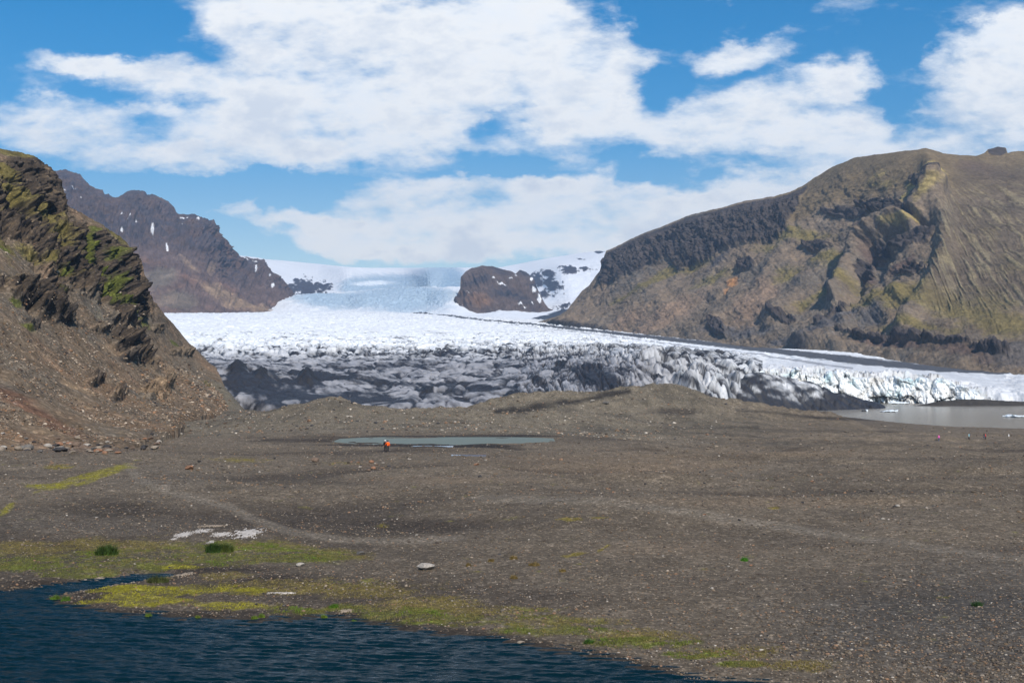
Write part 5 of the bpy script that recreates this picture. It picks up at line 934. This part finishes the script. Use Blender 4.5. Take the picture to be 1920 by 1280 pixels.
# ================================================================== ICE ON THE LAGOON
m_floe = mat_simple('floating ice', (.78, .83, .86), .4, .4, .08, .6); m_dirtyice = mat_simple('dirty ice', (.05, .052, .058), .5, .4, .5, .4)
def floe(px, py, w, h, mat, label, seed, part=None):
    d = -22.0 / tanv(py); s = d / F; me = rock_mesh('ice_floe', seed, .5, 7, 4, False, .35); n = len(me.vertices); co = np.zeros(n * 3, np.float32); me.vertices.foreach_get('co', co); co = co.reshape(-1, 3)
    z = co[:, 2]; z -= z.min(); z /= z.max(); sx = co[:, 0] / np.abs(co[:, 0]).max(); co[:, 2] = (z ** .8) * h * s * (.45 + .55 * np.abs(fbm(sx * 1.6 + seed, 0 * sx, 0 * sx, 3)) * 2.2) - h * s * .12; co[:, 0] = sx * w / 2 * s; co[:, 1] = co[:, 1] / np.abs(co[:, 1]).max() * w / 3.2 * s
    me.vertices.foreach_set('co', co.ravel()); me.update(); me.materials.append(mat)
    o = bpy.data.objects.new('ice_floe', me); COL.objects.link(o); o.location = ((px - 960) / F * d, d, -22.0); return tag(o, label, 'ice floe')
floe(1666, 772, 37, 5, m_floe, 'low flat white ice floe in the middle of the grey lagoon', 3)
floe(1619, 771, 10, 7, m_dirtyice, 'small black lump of dirty ice at the left end of the lagoon', 9)
floe(1625, 771, 6, 9, m_floe, 'small white ice block touching the black lump of ice', 12)
floe(1905, 782, 52, 9, m_floe, 'large white ice floe cut by the right edge of the picture', 21)
floe(1680, 757, 48, 11, m_floe, 'big broken white ice block just before the calving front', 33)
floe(1640, 754, 26, 6, m_floe, 'flat white ice slab before the calving front, left of the big block', 41)
floe(1600, 753, 34, 5, m_floe, 'white ice rubble raft at the left foot of the calving front', 47)

# ================================================================== PEOPLE
def skin_mesh(name, pts, edges, rad, root=0, sub=2):
    me = bpy.data.meshes.new(name); me.from_pydata(pts, edges, []); o = bpy.data.objects.new(name, me); COL.objects.link(o)
    m = o.modifiers.new('s', 'SKIN'); m.use_smooth_shade = True
    for i, v in enumerate(me.skin_vertices[0].data): v.radius = (rad[i], rad[i] * (.72 if rad[i] > .1 else .95)); v.use_root = (i == root)
    q = o.modifiers.new('u', 'SUBSURF'); q.levels = sub; q.render_levels = sub
    dg = bpy.context.evaluated_depsgraph_get(); out = bpy.data.meshes.new_from_object(o.evaluated_get(dg)); bpy.data.objects.remove(o); bpy.data.meshes.remove(me); out.name = name; return out
def joints(step, arm, lean, bend):
    J = {'pel': (0, 0, .95), 'spi': (0, lean * .3, 1.15), 'che': (0, lean * .7, 1.36), 'nek': (0, lean, 1.49), 'hd0': (0, lean * 1.15, 1.56), 'hd1': (0, lean * 1.25, 1.66), 'hd2': (0, lean * 1.3, 1.72)}
    for s, n in ((-1, 'L'), (1, 'R')):
        st = step * s; J['hip' + n] = (.09 * s, 0, .90); J['kne' + n] = (.105 * s, st * .55 + .03, .49); J['ank' + n] = (.11 * s, st, .09); J['toe' + n] = (.12 * s, st + .16, .035)
        J['sho' + n] = (.185 * s, lean * .75, 1.42); a = arm[0 if s < 0 else 1]; J['elb' + n] = (.25 * s + a[0] * .26, lean * .7 + a[1] * .26, 1.42 - .27 * (1 - abs(a[1]) * .3)); e = J['elb' + n]; J['wri' + n] = (e[0] + a[0] * .2, e[1] + a[1] * .22 + .04, e[2] - .23 * (1 - bend)); w = J['wri' + n]; J['pal' + n] = (w[0], w[1] + .02, w[2] - .07)
    return J
MC = {}
def mcol(n, c, r=.8):
    if n not in MC: MC[n] = mat_simple(n, c, r, .25, .1, 6)
    return MC[n]
def person(px, d, jacket, trousers, hat, label, rz=0, step=.12, arm=((0, .1), (0, .1)), lean=.02, bend=.1, h=1.75, hatname='hat', long=0, pack=None, group=None):
    z = float(groundz(np.array([float(px)]), np.array([float(d)]))[0]); J = joints(step, arm, lean, bend); K = h / 1.75
    names = ['pel', 'spi', 'che', 'nek', 'hd0', 'hd1', 'hd2']; E = [(0, 1), (1, 2), (2, 3), (3, 4), (4, 5), (5, 6)]; rad = [.135, .125, .14, .06, .075, .095, .06]
    for n in 'LR':
        b = len(names); names += ['hip' + n, 'kne' + n, 'ank' + n, 'toe' + n, 'sho' + n, 'elb' + n, 'wri' + n, 'pal' + n]; rad += [.085, .06, .045, .035, .065, .045, .032, .034]
        E += [(0, b), (b, b + 1), (b + 1, b + 2), (b + 2, b + 3), (2, b + 4), (b + 4, b + 5), (b + 5, b + 6), (b + 6, b + 7)]
    pts = [J[n] for n in names]
    for n, s in (('L', -1), ('R', 1)):                                   # fingers and thumb
        pi = names.index('pal' + n); p = J['pal' + n]
        for k in range(4):
            q = (p[0] + (k - 1.5) * .004 * s, p[1] + (k - 1.5) * .021, p[2] - .035); pts += [q, (q[0] - .012 * s, q[1], q[2] - (.045, .055, .05, .038)[k])]; names += ['f', 'f']; rad += [.010, .008]; E += [(pi, len(pts) - 2), (len(pts) - 2, len(pts) - 1)]
        q = (p[0] - .01 * s, p[1] + .045, p[2] + .0); pts += [q, (q[0] - .01 * s, q[1] + .02, q[2] - .035)]; names += ['f', 'f']; rad += [.012, .009]; E += [(pi, len(pts) - 2), (len(pts) - 2, len(pts) - 1)]
    root = bpy.data.objects.new('person', None); COL.objects.link(root); root.location = ((px - 960) / F * d, d, z); root.rotation_euler = (0, 0, rz); root.scale = (K, K, K); tag(root, label, 'person', group)
    link('body', skin_mesh('body', pts, E, rad), mcol('skin', (.42, .25, .18)), root)
    jn = ['pel', 'spi', 'che', 'nek'] + [a + n for n in 'LR' for a in ('sho', 'elb', 'wri')]; jp = [J[n] for n in jn]; jp[0] = (0, 0, .86 - long); jr = [.185 + long * .1, .17, .185, .085, .10, .075, .055, .10, .075, .055]
    link('jacket', skin_mesh('jacket', jp, [(0, 1), (1, 2), (2, 3), (2, 4), (4, 5), (5, 6), (2, 7), (7, 8), (8, 9)], jr), jacket, root)
    tn = ['pel'] + [a + n for n in 'LR' for a in ('hip', 'kne', 'ank')]; link('trousers', skin_mesh('trousers', [J[n] for n in tn], [(0, 1), (1, 2), (2, 3), (0, 4), (4, 5), (5, 6)], [.15, .11, .085, .062, .11, .085, .062]), trousers, root)
    for n in 'LR': a, t = J['ank' + n], J['toe' + n]; link('boot', skin_mesh('boot', [(a[0], a[1] - .04, .12), (a[0], a[1] - .02, .05), t], [(0, 1), (1, 2)], [.06, .058, .045]), mcol('boot leather', (.02, .018, .016)), root)
    hd = J['hd1']; v, f = ico(2); v = v * np.array([.108, .118, .105]) + np.array([hd[0], hd[1] - .012, hd[2] + .045]); k = v[:, 2] < hd[2] - .0; v[k, 1] = np.minimum(v[k, 1], hd[1] - .01)
    link(hatname, raw_mesh(hatname, v, f, None, True), hat, root)
    for s in (-1, 1): v, f = ico(1); link('eye', raw_mesh('eye', v * .012 + np.array([s * .033, hd[1] + .088, hd[2] - .005]), f), mcol('eye', (.03, .03, .03), .3), root)
    v, f = ico(1); link('nose', raw_mesh('nose', v * np.array([.014, .022, .02]) + np.array([0, hd[1] + .1, hd[2] - .03]), f), mcol('skin', (.42, .25, .18)), root)
    if pack: 
        v, f = ico(2); v = np.sign(v) * np.abs(v) ** .6 * np.array([.16, .11, .24]) + np.array([0, J['che'][1] - .22, 1.25]); link('backpack', raw_mesh('backpack', v, f, None, True), pack, root)
    return root
OR = mcol('orange shell', (.95, .13, .01)); BK = mcol('black cloth', (.012, .012, .014)); NV = mcol('navy cloth', (.012, .02, .09)); BL = mcol('blue shell', (.02, .10, .62)); PK = mcol('pink shell', (.75, .12, .42)); LB = mcol('pale blue raincoat', (.42, .72, .78)); RD = mcol('red shell', (.62, .02, .03)); WH = mcol('white cloth', (.8, .8, .8)); DG = mcol('dark olive cloth', (.04, .045, .03)); JN = mcol('jeans', (.05, .08, .16)); TN = mcol('tan cloth', (.35, .28, .2))
person(727.5, 178.5, OR, BK, BK, 'person in a bright orange jacket and black trousers standing by the turquoise pool', rz=.15, step=.05, arm=((-.35, .5), (.12, -.05)), h=1.78)
person(722.5, 179.2, BK, BK, WH, 'person in black with a white hat beside the one in orange', rz=-.2, step=.06, h=1.76)
person(366, 445, NV, BK, NV, 'distant hiker in navy, upper left of the group of four by the hillside', rz=3, step=.15, h=1.8)
person(376, 443, BL, DG, BL, 'distant hiker in a bright blue jacket below the dark wedge boulder', rz=2.8, step=.1)
person(365, 362, BK, DG, BK, 'distant hiker in black, lower left of the group of four', rz=2.9, step=.2)
person(374.5, 360, DG, BK, BK, 'distant hiker in dark olive and black, lower right of the group of four', rz=3.2, step=.15)
person(1759, 311, PK, JN, PK, 'person in a pink jacket and jeans, leftmost on the far right plain', rz=.3, step=.1, long=.06, h=1.72, hatname='hood')
person(1815.5, 312, LB, BK, BK, 'person in a long pale blue raincoat on the far right plain', rz=1.2, step=.08, long=.25, h=1.74, pack=NV, hatname='hair')
person(1843.8, 313, BK, JN, BK, 'person in black standing against the one in red', rz=1.4, step=.12, h=1.65)
person(1846.6, 312, RD, BK, RD, 'person in a red jacket close to one in black on the far right plain', rz=1.0, step=.1, h=1.5, hatname='hood')
person(1890, 311, WH, TN, WH, 'person in white, rightmost figure on the far right plain', rz=.8, step=.1, h=1.4)
person(1347.5, 495, RD, BK, RD, 'tiny hiker in red at the right end of the large moraine', rz=1.6, step=.15, hatname='hood')
person(1363, 498, NV, BK, NV, 'tiny hiker in dark clothes walking right of the one in red', rz=1.6, step=.15, h=1.6)

# ================================================================== HAZE
def haze():
    X0, X1, Y0, Y1, Z0, Z1 = -9000, 9000, -300, 9500, -60, 1500
    v = np.array([(x, y, z) for x in (X0, X1) for y in (Y0, Y1) for z in (Z0, Z1)]); f = np.array([(0, 1, 3, 2), (4, 6, 7, 5), (0, 4, 5, 1), (2, 3, 7, 6), (0, 2, 6, 4), (1, 5, 7, 3)])
    me = raw_mesh('haze', v, f, None, False); m = bpy.data.materials.new('haze air'); m.use_nodes = True; nt = m.node_tree; nt.nodes.clear()
    o = NN(nt, 'ShaderNodeOutputMaterial'); p = NN(nt, 'ShaderNodeVolumePrincipled'); p.inputs['Color'].default_value = (.45, .68, 1.0, 1); p.inputs['Density'].default_value = 6.5e-5; p.inputs['Anisotropy'].default_value = .1
    nt.links.new(p.outputs[0], o.inputs['Volume']); tag(link('haze', me, m), 'thin blue air haze over the valley', 'haze', kind='stuff')
HAZE = True
if HAZE: haze()
